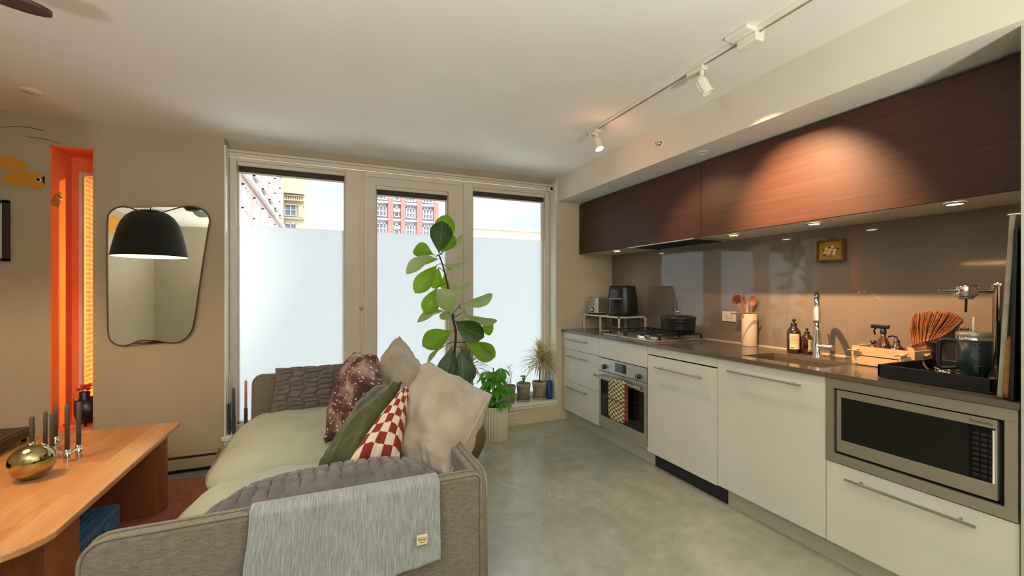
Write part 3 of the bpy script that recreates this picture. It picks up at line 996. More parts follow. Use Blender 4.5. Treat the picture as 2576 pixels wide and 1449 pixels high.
# oven cabinet
c2 = thing('oven_cabinet', 'white base cabinet housing the oven under the gas cooktop', 'cabinet')
MB().box(FX + .02, XR - .003, YM[2] + G, YM[1] - G, .70, ZTOPU).box(FX + .55, XR - .003, YM[2] + G, YM[1] - G, ZK, .70).box(FX + .02, XR - .003, YM[2] + G, YM[1] - G, ZK, .12).build('body', M['cabinet'], c2)
front('panel', YM[2], YM[1], .698, ZTOPU, c2)
ov = thing('oven', 'stainless built-in oven with black window below the cooktop', 'oven')
y0, y1 = YM[2] + .004, YM[1] - .004
MB().box(FX + .012, FX + .54, y0 + .01, y1 - .01, .13, .69).build('body', M['steel_d'], ov)
cp = MB().box(FX - .004, FX + .012, y0, y1, .590, .694, bev=.002).build('control_panel', M['steel'], ov)
p = at(1562, 925, X=FX)
MB().box(FX - .0065, FX - .004, p.y - .068, p.y + .068, .612, .680).build('display', M['glassdark'], cp)
tm = MB()
for k in range(4): tm.box(FX - .0072, FX - .0064, p.y + .02 - k * .016, p.y + .030 - k * .016, .655, .672)
tm.build('digits', M['greytext'], cp)
for px, py in ((1523, 923), (1609, 948)):
    q = at(px, py, X=FX)
    kb = MB().lathe([(0, -.026), (.017, -.026), (.019, -.004), (.019, 0)], (FX - .004, q.y, q.z + .002), 28, 'X').build('knob', M['black'], ov)
    MB().box(FX - .031, FX - .024, q.y - .003, q.y + .003, q.z - .016, q.z + .018, bev=.001).build('pointer', M['steel'], kb)
od = MB()
od.box(FX - .004, FX + .012, y0, y1, .515, .584, bev=.002).box(FX - .004, FX + .012, y0, y1, .128, .215, bev=.002)
od.box(FX - .004, FX + .012, y0, y0 + .028, .215, .515).box(FX - .004, FX + .012, y1 - .028, y1, .215, .515)
od = od.build('door', M['steel'], ov)
MB().box(FX - .0035, FX + .006, y0 + .028, y1 - .028, .215, .515).build('door_glass', M['glassdark'], od)
h = MB().tube([(FX - .05, y0 + .03, .549), (FX - .05, y1 - .0, .549)], .010, 16)
for yy in (y0 + .05, y1 - .05): h.tube([(FX - .05, yy, .549), (FX - .004, yy, .549)], .009, 12)
h.build('handle', M['steel'], od)
# dishwasher
dw = thing('dishwasher', 'white panelled dishwasher front between the oven and the sink cabinet', 'dishwasher')
MB().box(FX + .02, XR - .003, YM[3] + G, YM[2] - G, ZK, ZTOPU).build('body', M['dark'], dw)
front('panel', YM[3], YM[2], .800, ZTOPU, dw)
d = front('door', YM[3], YM[2], ZK - .006, .794, dw)
handle(d, at(1765, 940, X=FX - .03).y, at(1645, 915, X=FX - .03).y, .725)
# sink cabinet
sc_ = thing('sink_cabinet', 'white base cabinet with one wide door under the sink', 'cabinet')
MB().box(FX + .02, XR - .003, YM[4] + G, YM[3] - G, ZK, .62).box(FX + .02, XR - .003, YM[4] + G, YM[4] + .02, .62, ZTOPU).box(FX + .02, XR - .003, YM[3] - .02, YM[3] - G, .62, ZTOPU).build('body', M['cabinet'], sc_)
d = front('door', YM[4], YM[3], ZK, ZTOPU, sc_)
handle(d, at(2015, 967, X=FX - .03).y, at(1829, 933, X=FX - .03).y, at(1829, 933, X=FX - .03).z)
# microwave cabinet
mc = thing('microwave_cabinet', 'white base cabinet with one deep drawer below the microwave', 'cabinet')
MB().box(FX + .02, XR - .003, YM[5] + G, YM[4] - G, ZK, .477).box(FX + .50, XR - .003, YM[5] + G, YM[4] - G, .477, ZTOPU).build('body', M['cabinet'], mc)
d = front('drawer', YM[5], YM[4], ZK, .477, mc)
a = at(2125, 1206, X=FX - .03); b = at(2456, 1326, X=FX - .03)
handle(d, b.y, a.y, (a.z + b.z) / 2, r=.006)
# microwave with trim kit
mw = thing('microwave', 'built-in stainless microwave with dark window and keypad', 'microwave')
yL = at(2099, 1050, X=FX).y; yR = at(2529, 1150, X=FX).y
zT = (at(2099, 975, X=FX).z + at(2528, 1058, X=FX).z) / 2; zB = (at(2099, 1140, X=FX).z + at(2528, 1274, X=FX).z) / 2
t = MB()
A0, A1 = YM[5] + .003, YM[4] - .003
t.box(FX - .006, FX + .014, A0, A1, zT, ZTOPU - .002, bev=.0015).box(FX - .006, FX + .014, A0, A1, .480, zB, bev=.0015)
t.box(FX - .006, FX + .014, A0, yR, zB, zT).box(FX - .006, FX + .014, yL, A1, zB, zT)
t.build('trim_frame', M['steel_d'], mw)
MB().box(FX + .02, FX + .48, yR - .002, yL + .002, zB - .004, zT + .002).build('body', M['dark'], mw)
yl2, yr2 = yL - .010, yR + .018
bz, tz = zB + .012, zT - .006
wy0 = at(2505, 1150, X=FX).y; wy1 = at(2116, 1050, X=FX).y
wz1 = (at(2116, 1000, X=FX).z + at(2505, 1079, X=FX).z) / 2; wz0 = (at(2116, 1106, X=FX).z + at(2505, 1221, X=FX).z) / 2
fr = MB().box(FX - .002, FX + .03, yr2, yl2, wz1, tz, bev=.0015).box(FX - .002, FX + .03, yr2, yl2, bz, wz0, bev=.0015)
fr.box(FX - .002, FX + .03, yr2, wy0, wz0, wz1).box(FX - .002, FX + .03, wy1, yl2, wz0, wz1)
fr.build('door_frame', M['steel_d'], mw)
kp = at(2436, 1100, X=FX).y
MB().box(FX + .002, FX + .02, kp, wy1, wz0, wz1).build('window', M['micglass'], mw)
kb = MB().box(FX + .002, FX + .02, wy0, kp, wz0, wz1).build('keypad', M['glassdark'], mw)
dk = kp - wy0
k_ = MB()
rows = 9
for r in range(rows):
    z = wz1 - .028 - (wz1 - wz0 - .045) * r / (rows - 1)
    for c in range(3):
        y = kp - .008 - dk * (c + .5) / 3.3
        k_.box(FX + .0012, FX + .0022, y - .0075, y + .0075, z - .0045, z + .0045)
k_.build('keys', mat('dim_keypad_print', '#262522', .5, col2='#22211F', scale=8), kb)
MB().tube([(FX - .006, wy0 + .003, wz0 + .004), (FX - .006, wy0 + .003, wz1 - .004)], .0042, 10).build('door_pull', M['chrome'], mw)
text_mesh('lettering', 'Panasonic', .015, (FX - .0022, at(2468, 1060, X=FX).y, (wz1 + tz) / 2 - .001), (0, -1, 0), (0, 0, 1), M['ink'], mw)

# plinth
pl = MB().box(2.155, 2.17, YM[2] - .03, YM[0] + .016, 0, ZK + .01).box(2.155, 2.17, YM[5], YM[3] - .035, 0, ZK + .01)
struct('baseboard_kitchen', pl, M['kick'])
MB().box(2.150, 2.168, YM[3] - .034, YM[2] - .031, .003, ZK - .004).build('dishwasher_kickplate', M['black'], dw)

# worktop with sink cut-out (one slab around the opening)
SX0, SX1, SY0, SY1 = 2.19, 2.47, 1.31, 1.75
wt = MB()
x0 = FX - .012
wt.box(x0, SX0, YM[5] - .002, YW - .003, ZTOPU, ZW).box(SX1, XR - .003, YM[5] - .002, YW - .003, ZTOPU, ZW)
wt.box(SX0, SX1, SY1, YW - .003, ZTOPU, ZW).box(SX0, SX1, YM[5] - .002, SY0, ZTOPU, ZW)
wt.build('worktop', M['counter'], label='long grey quartz worktop running along the white kitchen cabinets', cat='worktop', weld=True)
sk = thing('sink', 'rectangular undermount sink sunk into the grey worktop', 'sink', (2.33, 1.53, .66))
b = MB()
tt = .006
def L3(x0, x1, y0, y1, z0, z1): return (x0 - 2.33, x1 - 2.33, y0 - 1.53, y1 - 1.53, z0 - .66, z1 - .66)
b.box(*L3(SX0 - tt, SX1 + tt, SY0 - tt, SY1 + tt, .665, .672))
b.box(*L3(SX0 - tt, SX0, SY0 - tt, SY1 + tt, .672, ZTOPU - .001)).box(*L3(SX1, SX1 + tt, SY0 - tt, SY1 + tt, .672, ZTOPU - .001))
b.box(*L3(SX0, SX1, SY0 - tt, SY0, .672, ZTOPU - .001)).box(*L3(SX0, SX1, SY1, SY1 + tt, .672, ZTOPU - .001))
b.build('basin', M['sink'], sk)
MB().lathe([(.032, .012), (.032, .0145), (.024, .0135), (0, .0125)], (0, 0, 0), 28).build('drain', M['steel'], sk)

# glass backsplash
bs = MB().box(XR - .008, XR - .001, YM[5], YW - .004, ZW + .0005, 1.622)
bs.build('backsplash', M['backsplash'], label='glossy taupe glass backsplash behind the worktop', cat='backsplash')
struct('trim_worktop_bead', MB().box(XR - .014, XR - .008, YM[5], YW - .004, ZW, ZW + .006), M['wallr'])

# upper cabinets
UX, UZ0, UZ1 = 2.293, 1.622, 2.108
ysp = at(1763, 500, X=UX).y
for (a, b_, lab) in ((ysp, YW - .012, 'shorter dark brown upper cabinet door next to the window wall'), (YM[5] - .0, ysp, 'long dark brown upper cabinet lit orange by a spotlight')):
    u = thing('upper_cabinet', lab, 'cabinet', group=None)
    MB().box(UX + .02, XR - .009, a + .002, b_ - .002, UZ0 + .012, UZ1).build('body', M['wenge'], u)
    MB().box(UX, UX + .0195, a + .002, b_ - .002, UZ0 - .004, UZ1, bev=.001).build('door', M['wenge'], u)
    if a > 2: MB().box(UX + .02, XR - .009, a + .002, b_ - .002, UZ0, UZ0 + .0118).build('bottom_panel', M['underpanel'], u)
    else: MB().box(UX + .02, XR - .009, a + .002, b_ - .002, UZ0, UZ0 + .0118).build('bottom_panel', M['underpanel'], u)
# range hood
hy0, hy1 = at(1745, 615, Z=UZ0).y, 3.08
rh = thing('range_hood', 'slim steel range hood under the shorter dark cabinet', 'hood')
hy0, hy1 = 2.20, 2.90
MB().box(UX + .022, XR - .05, hy0, hy1, UZ0 - .010, UZ0 - .0005, bev=.002).build('plate', M['steel_d'], rh)
MB().box(UX + .05, XR - .10, hy0 + .03, (hy0 + hy1) / 2 - .01, UZ0 - .014, UZ0 - .0102).build('filter', M['dark'], rh)
MB().box(UX + .05, XR - .10, (hy0 + hy1) / 2 + .01, hy1 - .03, UZ0 - .014, UZ0 - .0102).build('filter', M['dark'], rh)
MB().box(UX + .004, UX + .021, hy0, hy1, UZ0 - .012, UZ0 - .005).build('front_lip', M['steel'], rh)

M['puckglow'] = mat('puck_light_diffuser', '#FFF3D8', 0.4, col2='#FFF3D8', emit='#FFE2AE', estr=9)
for i, (px, py) in enumerate(((1552, 631), (1845, 590), (2048, 561), (2402, 510))):
    q = at(px, py, Z=UZ0)
    q.x = min(max(q.x, UX + .07), XR - .06)
    lab = ['first round puck light nearest the window under the dark cabinet', 'second round puck light from the window under the long dark cabinet',
           'third round puck light from the window under the long dark cabinet', 'rightmost round puck light under the long dark cabinet'][i]
    pk = thing('puck_light', lab, 'light', (q.x, q.y, UZ0 - .0005), group='puck lights under the upper cabinets')
    MB().lathe([(.034, 0), (.034, -.006), (.028, -.008), (.026, -.006)], n=32).build('ring', M['steel'], pk)
    MB().lathe([(.026, -.0062), (0, -.0062)], n=32).build('diffuser', M['puckglow'], pk)
    light('puck_lamp', 'SPOT', (q.x, q.y, UZ0 - .02), L_PUCK, (1, .78, .52), aim=(q.x, q.y, 0), size=.02, spot_size=2.3, spot_blend=.7)

# ---------------------------------------------------------------- cooktop
ct = thing('cooktop', 'stainless gas cooktop with black cast iron grates', 'cooktop')
cy0, cy1, cx0, cx1 = 2.42, 3.05, 2.155, 2.64
MB().box(cx0, cx1, cy0, cy1, ZW + .0005, ZW + .011, bev=.003).build('tray', M['steel'], ct)
for (bx_, by_, r) in ((2.27, 2.56, .036), (2.27, 2.91, .028), (2.52, 2.56, .028), (2.52, 2.91, .036), (2.40, 2.735, .045)):
    bn = MB().lathe([(r + .008, ZW + .011), (r + .008, ZW + .017), (r, ZW + .02), (r, ZW + .026), (r - .006, ZW + .029), (0, ZW + .029)], (bx_, by_, 0), 28).build('burner', M['steel'], ct)
    MB().lathe([(r - .004, ZW + .029), (r - .004, ZW + .034), (r - .010, ZW + .037), (0, ZW + .037)], (bx_, by_, 0), 28).build('burner_cap', M['grate'], bn)
zg = ZW + .050
for j in range(3):
    ya = cy0 + .012 + j * .204; yb_ = ya + .198
    g = MB()
    xa, xb = cx0 + .055, cx1 - .012
    w_ = .005
    for yy in (ya + .006, yb_ - .006): g.box(xa, xb, yy - w_, yy + w_, zg - .010, zg, bev=.0015)
    for xx in (xa + .006, xb - .006, (xa + xb) / 2): g.box(xx - w_, xx + w_, ya, yb_, zg - .010, zg, bev=.0015)
    ym = (ya + yb_) / 2
    for xm in ((xa * 3 + xb) / 4, (xa + xb * 3) / 4):
        g.box(xm - w_, xm + w_, ya, ym - .03, zg - .008, zg + .002, bev=.0015).box(xm - w_, xm + w_, ym + .03, yb_, zg - .008, zg + .002, bev=.0015)
    g.box(xa, xa + .055, ym - w_, ym + w_, zg - .008, zg + .002, bev=.0015).box(xb - .055, xb, ym - w_, ym + w_, zg - .008, zg + .002, bev=.0015)
    for xx in (xa + .006, xb - .006):
        for yy in (ya + .006, yb_ - .006): g.box(xx - .006, xx + .006, yy - .006, yy + .006, ZW + .011, zg - .009)
    g.build('grate', M['grate'], ct)
for i in range(5):
    yk = at(1583 + i * 12.5, 846, Z=ZW + .03).y
    kk = MB().lathe([(.015, ZW + .011), (.015, ZW + .016), (.0105, ZW + .018), (.0095, ZW + .034), (0, ZW + .034)], (cx0 + .028, yk, 0), 24).build('knob', M['chrome'], ct)

# ---------------------------------------------------------------- dutch oven
dq = at(1706, 838, Z=zg + .003)
do = thing('dutch_oven', 'black cast iron pot with lid standing on the gas cooktop', 'pot', (dq.x + .0, dq.y, zg + .0025))
MB().lathe([(0, 0), (.100, 0), (.112, .008), (.121, .045), (.125, .108), (.128, .112), (.128, .117), (.121, .117), (.116, .012), (0, .012)], n=48).build('pot_body', M['blacksatin'], do)
ld = MB().lathe([(.129, .1175), (.129, .123), (.118, .129), (.085, .137), (.04, .141), (0, .142)], n=48).build('lid', M['blacksatin'], do)
MB().lathe([(.008, .142), (.007, .152), (.019, .158), (.020, .164), (.012, .168), (0, .168)], n=24).build('knob', M['chrome'], ld)
for s_ in (-1, 1):
    d_ = Vector((-.6, -.8 * 1, 0)).normalized() * s_
    n_ = Vector((-d_.y, d_.x, 0))
    b0 = d_ * .122 + Vector((0, 0, .098))
    MB().tube([b0 - n_ * .035, b0 - n_ * .03 + d_ * .028, b0 + d_ * .034, b0 + n_ * .03 + d_ * .028, b0 + n_ * .035], .0075, 8).build('handle', M['blacksatin'], do)

# ---------------------------------------------------------------- riser shelf
rs = thing('counter_riser', 'white metal wire riser shelf in the corner holding toaster and air fryer', 'shelf')
rx0, rx1, ry0, ry1, rz = 2.335, 2.625, 3.07, 3.625, 1.027
r_ = .0075
ym_ = 3.35
fr = MB()
for (a, b_) in (((rx0, ry0), (rx0, ry1)), ((rx1, ry0), (rx1, ry1)), ((rx0, ry0), (rx1, ry0)), ((rx0, ry1), (rx1, ry1)), ((rx0, ym_), (rx1, ym_))):
    x0_, x1_ = sorted((a[0], b_[0])); y0_, y1_ = sorted((a[1], b_[1]))
    fr.box(x0_ - r_, x1_ + r_, y0_ - r_, y1_ + r_, rz - .015, rz, bev=.002)
fr.build('top_frame', M['white_metal'], rs)
MB().box(rx0, rx1, ry0, ry1, rz - .004, rz - .0005).build('top_plate', M['white_metal'], rs)
for (x_, y_) in ((rx0, ry0), (rx0, ym_), (rx0, ry1), (rx1, ry0), (rx1, ym_), (rx1, ry1)):
    MB().box(x_ - r_, x_ + r_, y_ - r_, y_ + r_, ZW, rz - .015, bev=.0015).build('leg', M['white_metal'], rs)
MB().box(rx0 + r_, rx1 - r_, ym_ - .005, ym_ + .005, ZW, ZW + .008).build('foot_rail', M['white_metal'], rs)

# toaster
tq = at(1503, 786, Z=rz)
ts = thing('toaster', 'small brushed steel toaster on the white riser beside the air fryer', 'toaster', (2.44, 3.50, rz))
tb = MB()
W2, D2, H2 = .105, .085, .165
out_ = stadium(-W2, W2, -D2, D2, .03, 6)
tb.prism(out_, .012, H2, 'XY', bev=.010)
tb.build('shell', M['steel'], ts)
MB().prism(stadium(-W2 + .004, W2 - .004, -D2 + .004, D2 - .004, .028, 6), 0, .012, 'XY').build('base', M['black'], ts)
MB().box(-W2 + .02, W2 - .02, -.032, -.012, H2 - .002, H2 + .0015).build('slot', M['dark'], ts)
MB().box(-W2 + .02, W2 - .02, .012, .032, H2 - .002, H2 + .0015).build('slot', M['dark'], ts)
MB().box(-W2 - .028, -W2 + .0, -.04, .04, .128, .140, bev=.004).build('lever', M['chrome'], ts)
kb = MB().lathe([(0, -.020), (.017, -.020), (.019, -.002), (.019, 0)], (-W2, -.02, .045), 24, 'X').build('dial', M['chrome'], ts)
MB().lathe([(.023, -.004), (.023, 0), (.019, -.004)], (-W2, -.02, .045), 24, 'X').build('bezel', M['black'], ts)

# air fryer: tapered barrel with drawer and handle
aq = at(1565, 790, Z=rz)
af = thing('air_fryer', 'black air fryer with pull-out basket on the white riser', 'air fryer', (2.468, 3.195, rz), rz=.35)
AW, AD = .115, .125
fb = MB()
def afr(u, v):
    a = 2 * PI * u
    h = v * .268
    k = 1.0 - .10 * (v - .25) ** 2 - .10 * v * v
    if v < .06: k *= .93 + .07 * (v / .06)
    n_ = 3.2
    c_, s_ = math.cos(a), math.sin(a)
    rr = 1 / ((abs(c_) ** n_ + abs(s_) ** n_) ** (1 / n_))
    return Vector((AW * k * rr * c_, AD * k * rr * s_, h + (.012 * v * (c_ * -.0 + .0))))
vs = fb.grid(afr, 48, 18)
top = [r[-1] for r in vs[:-1]]; bot = [r[0] for r in vs[:-1]]
fb.bm.faces.new(top); fb.bm.faces.new(bot[::-1])
fb.build('housing', M['blacksatin'], af, weld=True)
MB().prism(stadium(-.092, .092, -.10, .10, .05, 8), .268, .274, 'XY', bev=.003).build('lid_panel', M['blacksatin'], af)
MB().obox((-AW * .955 - .003, -.0, .203), (.004, 0, 0), (0, .052, 0), (.0, 0, .040), bev=.003).build('control_panel', M['glassdark'], af)
MB().obox((-AW - .0025, 0, .157), (.006, 0, 0), (0, .066, 0), (0, 0, .004), bev=.001).build('seam_band', M['steel'], af)
hb = MB()
hb.obox((-AW - .020, 0, .136), (.022, 0, 0), (0, .017, 0), (0, 0, .010), bev=.004)
hb.obox((-AW - .040, 0, .090), (.008, 0, 0), (0, .015, 0), (.004, 0, .052), bev=.006)
hb.build('handle', M['blacksatin'], af)
# cords behind the riser
MB().tube(smoothpts([(2.56, 3.22, 1.02), (2.62, 3.12, .99), (2.655, 3.10, .93), (2.65, 3.14, .885), (2.60, 3.25, .8845)], 8, False), .003, 8).build('power_cord', M['black'], label='thin black appliance cord hanging behind the white riser', cat='cord')

# outlets
def outlet(name, q, axis, lab, s=1.0, wide=True):
    o_ = thing(name, lab, 'outlet', q)
    hw, hh = (.058, .037) if wide else (.037, .058)
    if axis == 'X':
        MB().box(-.006, 0, -hw, hw, -hh, hh, bev=.0015).build('cover_plate', M['outlet'], o_)
        for s_ in (-1, 1):
            r = MB().box(-.0085, -.006, s_ * .019 - .014, s_ * .019 + .014, -.016, .016, bev=.002).build('receptacle', M['outlet'], o_)
            MB().box(-.0089, -.0084, s_ * .019 - .006, s_ * .019 + .006, .005, .0075).box(-.0089, -.0084, s_ * .019 - .006, s_ * .019 + .006, -.0075, -.005).build('slot', M['ink'], r)
    else:
        MB().box(-hw, hw, -.006, 0, -hh, hh, bev=.0015).build('cover_plate', M['outlet'], o_)
        for s_ in (-1, 1):
            r = MB().box(s_ * .019 - .014, s_ * .019 + .014, -.0085, -.006, -.016, .016, bev=.002).build('receptacle', M['outlet'], o_)
            MB().box(s_ * .019 - .006, s_ * .019 + .006, -.0089, -.0084, .005, .0075).box(s_ * .019 - .006, s_ * .019 + .006, -.0089, -.0084, -.0075, -.005).build('slot', M['ink'], r)
    return o_
outlet('wall_outlet', at(1835, 796, X=XR - .008), 'X', 'white electrical outlet on the glass backsplash left of the utensil crock')
outlet('wall_outlet', at(1480, 777, Y=YW), 'Y', 'beige electrical outlet on the wall behind the toaster')
outlet('wall_outlet', at(1291, 1046, Y=YW - .014) - Vector((0, 0, 0)), 'Y', 'cream electrical outlet below the window sill right of the ribbed pot')

# ---------------------------------------------------------------- utensil crock
cq = at(1885, 870, Z=ZW)
ck = thing('utensil_crock', 'tall cream cylinder crock full of wooden spoons', 'crock', (cq.x, cq.y, ZW))
MB().lathe([(0, 0), (.046, 0), (.047, .004), (.047, .218), (.0455, .221), (.043, .218), (.042, .01), (0, .01)], n=40).build('vessel', M['crock'], ck)
def spoon(lab, base, top_px, top_py, dist_y, head, rz_=0, slots=False, mname='spoon'):
    tip = at(top_px, top_py, Y=dist_y)
    b0 = Vector((cq.x, cq.y, ZW)) + Vector(base)
    d_ = (tip - b0)
    L = d_.length
    d_.normalize()
    o_ = MB()
    hl, hw = head
    o_.tube([b0, b0 + d_ * (L - hl * .9)], [.005, .0055], 8)
    c = tip - d_ * hl / 2
    view = Vector((c.x, c.y, 0)).normalized()
    view = Matrix.Rotation(rz_, 3, 'Z') @ view
    vn = (view - d_ * view.dot(d_)).normalized()
    sd = d_.cross(vn)
    def fn(u, v):
        a = 2 * PI * u; rr = v
        x, y = math.cos(a) * rr, math.sin(a) * rr
        return c + sd * x * hw / 2 + d_ * y * hl / 2 + vn * (.010 * (1 - rr * rr))
    def fn2(u, v):
        a = -2 * PI * u; rr = v
        x, y = math.cos(a) * rr, math.sin(a) * rr
        return c + sd * x * hw / 2 + d_ * y * hl / 2 + vn * (.010 * (1 - rr * rr) + .004 * (1 - rr ** 6))
    o_.grid(fn, 24, 6); o_.grid(fn2, 24, 6)
    if slots:
        for k in (-1, 0, 1):
            o_.obox(c + sd * k * hw * .17 - vn * .0 + vn * .006, sd * .0025, d_ * hl * .28, vn * .0045, mi=1)
    return tag(o_.build('wooden_spoon', [M[mname], M['eyedark']]), lab, 'spoon', 'wooden utensils in the crock')
spoon('round slotted wooden spoon at the left of the cream crock', (.012, -.01, .02), 1851, 742, cq.y + .03, (.075, .07), .1, True)
spoon('oval wooden spoon leaning right in the cream crock', (-.01, .012, .02), 1895, 745, cq.y + .0, (.07, .052), -.3)
spoon('dark wooden spoon behind the others at the right of the crock', (-.012, .014, .02), 1907, 752, cq.y + .035, (.075, .055), .2, False, 'boardwood')
spoon('thin wooden spatula standing upright in the middle of the crock', (0, .0, .02), 1871, 741, cq.y - .01, (.075, .012), .2)
spoon('small light wooden spoon in front inside the crock', (0, .008, .02), 1878, 757, cq.y - .015, (.06, .02), .5, False, 'woodlight')
ra, rb_ = at(1838, 786, Y=cq.y - .05), at(1908, 788, Y=cq.y - .075)
ra.z = rb_.z = ZW + .2265
MB().tube([ra, rb_], .0052, 10).build('wooden_rod', M['woodlight'], label='pale wooden rod lying across the rim of the utensil crock', cat='rod')

# ---------------------------------------------------------------- soap bottles
def pumpbottle(px, py, r, h, lab, lx, ph):
    q = at(px, py, Z=ZW)
    o_ = thing('soap_bottle', lab, 'bottle', (q.x, q.y, ZW), rz=ph, group='amber soap bottles by the sink')
    MB().lathe([(0, 0), (r * .92, 0), (r, .006), (r, h * .60), (r * .94, h * .66), (r * .62, h * .745), (r * .36, h * .80), (r * .34, h * .83), (0, h * .83)], n=40).build('glass_body', M['amber'], o_)
    cp_ = MB().lathe([(r * .46, h * .80), (r * .46, h * .875), (r * .40, h * .885), (r * .13, h * .887), (r * .13, h * .93), (r * .24, h * .935), (r * .28, h), (0, h)], n=28).build('pump', M['black'], o_)
    MB().tube([(0, 0, h * .975), (-r * .55, -r * .3, h * .985), (-r * .75, -r * .4, h * .955)], r * .10, 8).build('spout', M['black'], cp_)
    lb_ = MB()
    a0, a1 = lx
    lb_.grid(lambda u, v: Vector(((r + .0008) * math.cos(a0 + (a1 - a0) * u), (r + .0008) * math.sin(a0 + (a1 - a0) * u), h * (.13 + .45 * v))), 16, 1)
    lb_ = lb_.build('label', M['label'], o_)
    tx = MB()
    for k in range(7):
        f1 = .12; f2 = .88 - (k % 3) * .12
        zz_ = h * (.52 - k * .035)
        tx.grid(lambda u, v: Vector(((r + .0013) * math.cos(a0 + (a1 - a0) * (f1 + (f2 - f1) * u)), (r + .0013) * math.sin(a0 + (a1 - a0) * (f1 + (f2 - f1) * u)), zz_ + .0016 * v)), 8, 1)
    tx.build('fine_print', M['piping'], lb_)
    tx = MB()
    tx.grid(lambda u, v: Vector(((r + .0013) * math.cos(a0 + (a1 - a0) * (.12 + .34 * u)), (r + .0013) * math.sin(a0 + (a1 - a0) * (.12 + .34 * u)), h * .165 + .004 * v)), 8, 1)
    tx.build('brand_mark', M['ink'], lb_)
    return o_
pumpbottle(1997, 888, .036, .203, 'larger amber pump soap bottle left of the faucet', (math.radians(178), math.radians(262)), 0)
pumpbottle(2030, 891, .029, .152, 'smaller amber soap bottle between the tall one and the faucet', (math.radians(225), math.radians(300)), 0)

# ---------------------------------------------------------------- faucet
fq = at(2056, 897, Z=ZW)
fc = thing('faucet', 'tall chrome pull-down faucet arching over the sink', 'faucet', (fq.x, fq.y, ZW))
MB().lathe([(.027, 0), (.027, .006), (.020, .010), (.0185, .09), (.0175, .10), (.0145, .15), (.013, .17), (0, .17)], n=32).build('body', M['chrome'], fc)
dv = Vector((-.862, -.507, 0)).normalized()
arc = [Vector((0, 0, .16)), Vector((0, 0, .24))]
for k in range(0, 13):
    a = PI * k / 12 * .93
    arc.append(Vector((0, 0, .275)) + dv * (.085 * (1 - math.cos(a))) + Vector((0, 0, .085 * math.sin(a))))
MB().tube(arc, .0125, 16).build('neck', M['chrome'], fc)
e0 = arc[-1]; dn = (arc[-1] - arc[-2]).normalized()
MB().tube([e0 - dn * .002, e0 + dn * .02, e0 + dn * .085, e0 + dn * .092], [.0135, .0165, .0185, .0165], 20).build('spray_head', M['steel'], fc)
vv = Vector((-.05, -1, 0)).normalized()
MB().tube([Vector((0, 0, .060)), Vector((0, 0, .060)) + vv * .085], .0165, 20).build('valve', M['chrome'], fc)
MB().tube([Vector((0, 0, .074)) + vv * .068, Vector((-.004, 0, .135)) + vv * .062], .0045, 10).build('lever', M['chrome'], fc)

# ---------------------------------------------------------------- pine crate with bottles
kq = thing('pine_crate', 'small pale wooden crate with rope handles beside the faucet', 'crate', (2.45, 1.065, ZW))
cw, cl, chh = .17, .255, .095
def board(z0, z1):
    m_ = MB(); t_ = .008
    m_.box(0, t_, 0, cl, z0, z1, bev=.001).box(cw - t_, cw, 0, cl, z0, z1, bev=.001)
    m_.box(t_, cw - t_, 0, t_, z0, z1, bev=.001).box(t_, cw - t_, cl - t_, cl, z0, z1, bev=.001)
    return m_.build('slat_ring', M['woodlight'], kq)
board(.004, .046); board(.051, chh)
MB().box(.008, cw - .008, .008, cl - .008, .002, .010).build('bottom', M['woodlight'], kq)
for (hx, hy) in ((-.004, .04), (-.004, cl - .02), (cw * .5, -.004)):
    pts = [(hx, hy, .075), (hx - .012, hy + .008, .060), (hx - .014, hy + .0, .03), (hx - .010, hy - .012, .012)]
    rp = MB().tube(smoothpts(pts, 5, False), .004, 8)
    rp.ball((hx - .006, hy, .074), .011, 2, (1, 1.3, .8))
    rp.tube([(hx - .008, hy - .02, .082), (hx - .010, hy + .03, .070)], .0045, 8)
    rp.build('rope_handle', M['rope'], kq)
def crate_bottle(px, py, r, hb, lab, kind):
    q = at(px, py, X=2.53)
    o_ = thing('amber_bottle', lab, 'bottle', (q.x, q.y, ZW + .0105), group='amber bottles in the pine crate')
    MB().lathe([(0, 0), (r, 0), (r, hb * .5), (r * .9, hb * .66), (r * .6, hb * .82), (r * .34, hb * .9), (r * .34, hb), (0, hb)], n=32).build('glass_body', M['amberlight'] if kind != 'round' else M['amber'], o_)
    if kind == 'spray':
        s_ = MB()
        s_.lathe([(.013, hb), (.013, hb + .018), (.009, hb + .024), (0, hb + .024)], n=20)
        s_.obox((-.002, .012, hb + .034), (.009, 0, 0), (0, .038, 0), (0, 0, .010), bev=.004)
        s_.build('spray_trigger', M['black'], o_)
        MB().tube([(0, .028, hb + .03), (0, .040, hb + .012), (0, .034, hb - .008)], .0038, 8).build('trigger', M['black'], o_)
    elif kind == 'small':
        MB().lathe([(r * .5, hb), (r * .5, hb + .012), (0, hb + .012)], n=20).build('cap', M['black'], o_)
    else:
        MB().lathe([(.012, hb), (.012, hb + .012), (.004, hb + .013), (.004, hb + .028), (0, hb + .028)], n=20).build('cap', M['black'], o_)
        MB().tube([(0, 0, hb + .026), (0, .02, hb + .030), (0, .034, hb + .024)], .004, 8).build('spout', M['black'], o_)
crate_bottle(2197, 862, .026, .100, 'small amber jar with black cap at the left in the pine crate', 'small')
crate_bottle(2222, 862, .030, .150, 'tall amber bottle with black spray trigger in the pine crate', 'spray')
crate_bottle(2256, 862, .037, .112, 'squat amber bottle with black pump in the front of the crate', 'round')

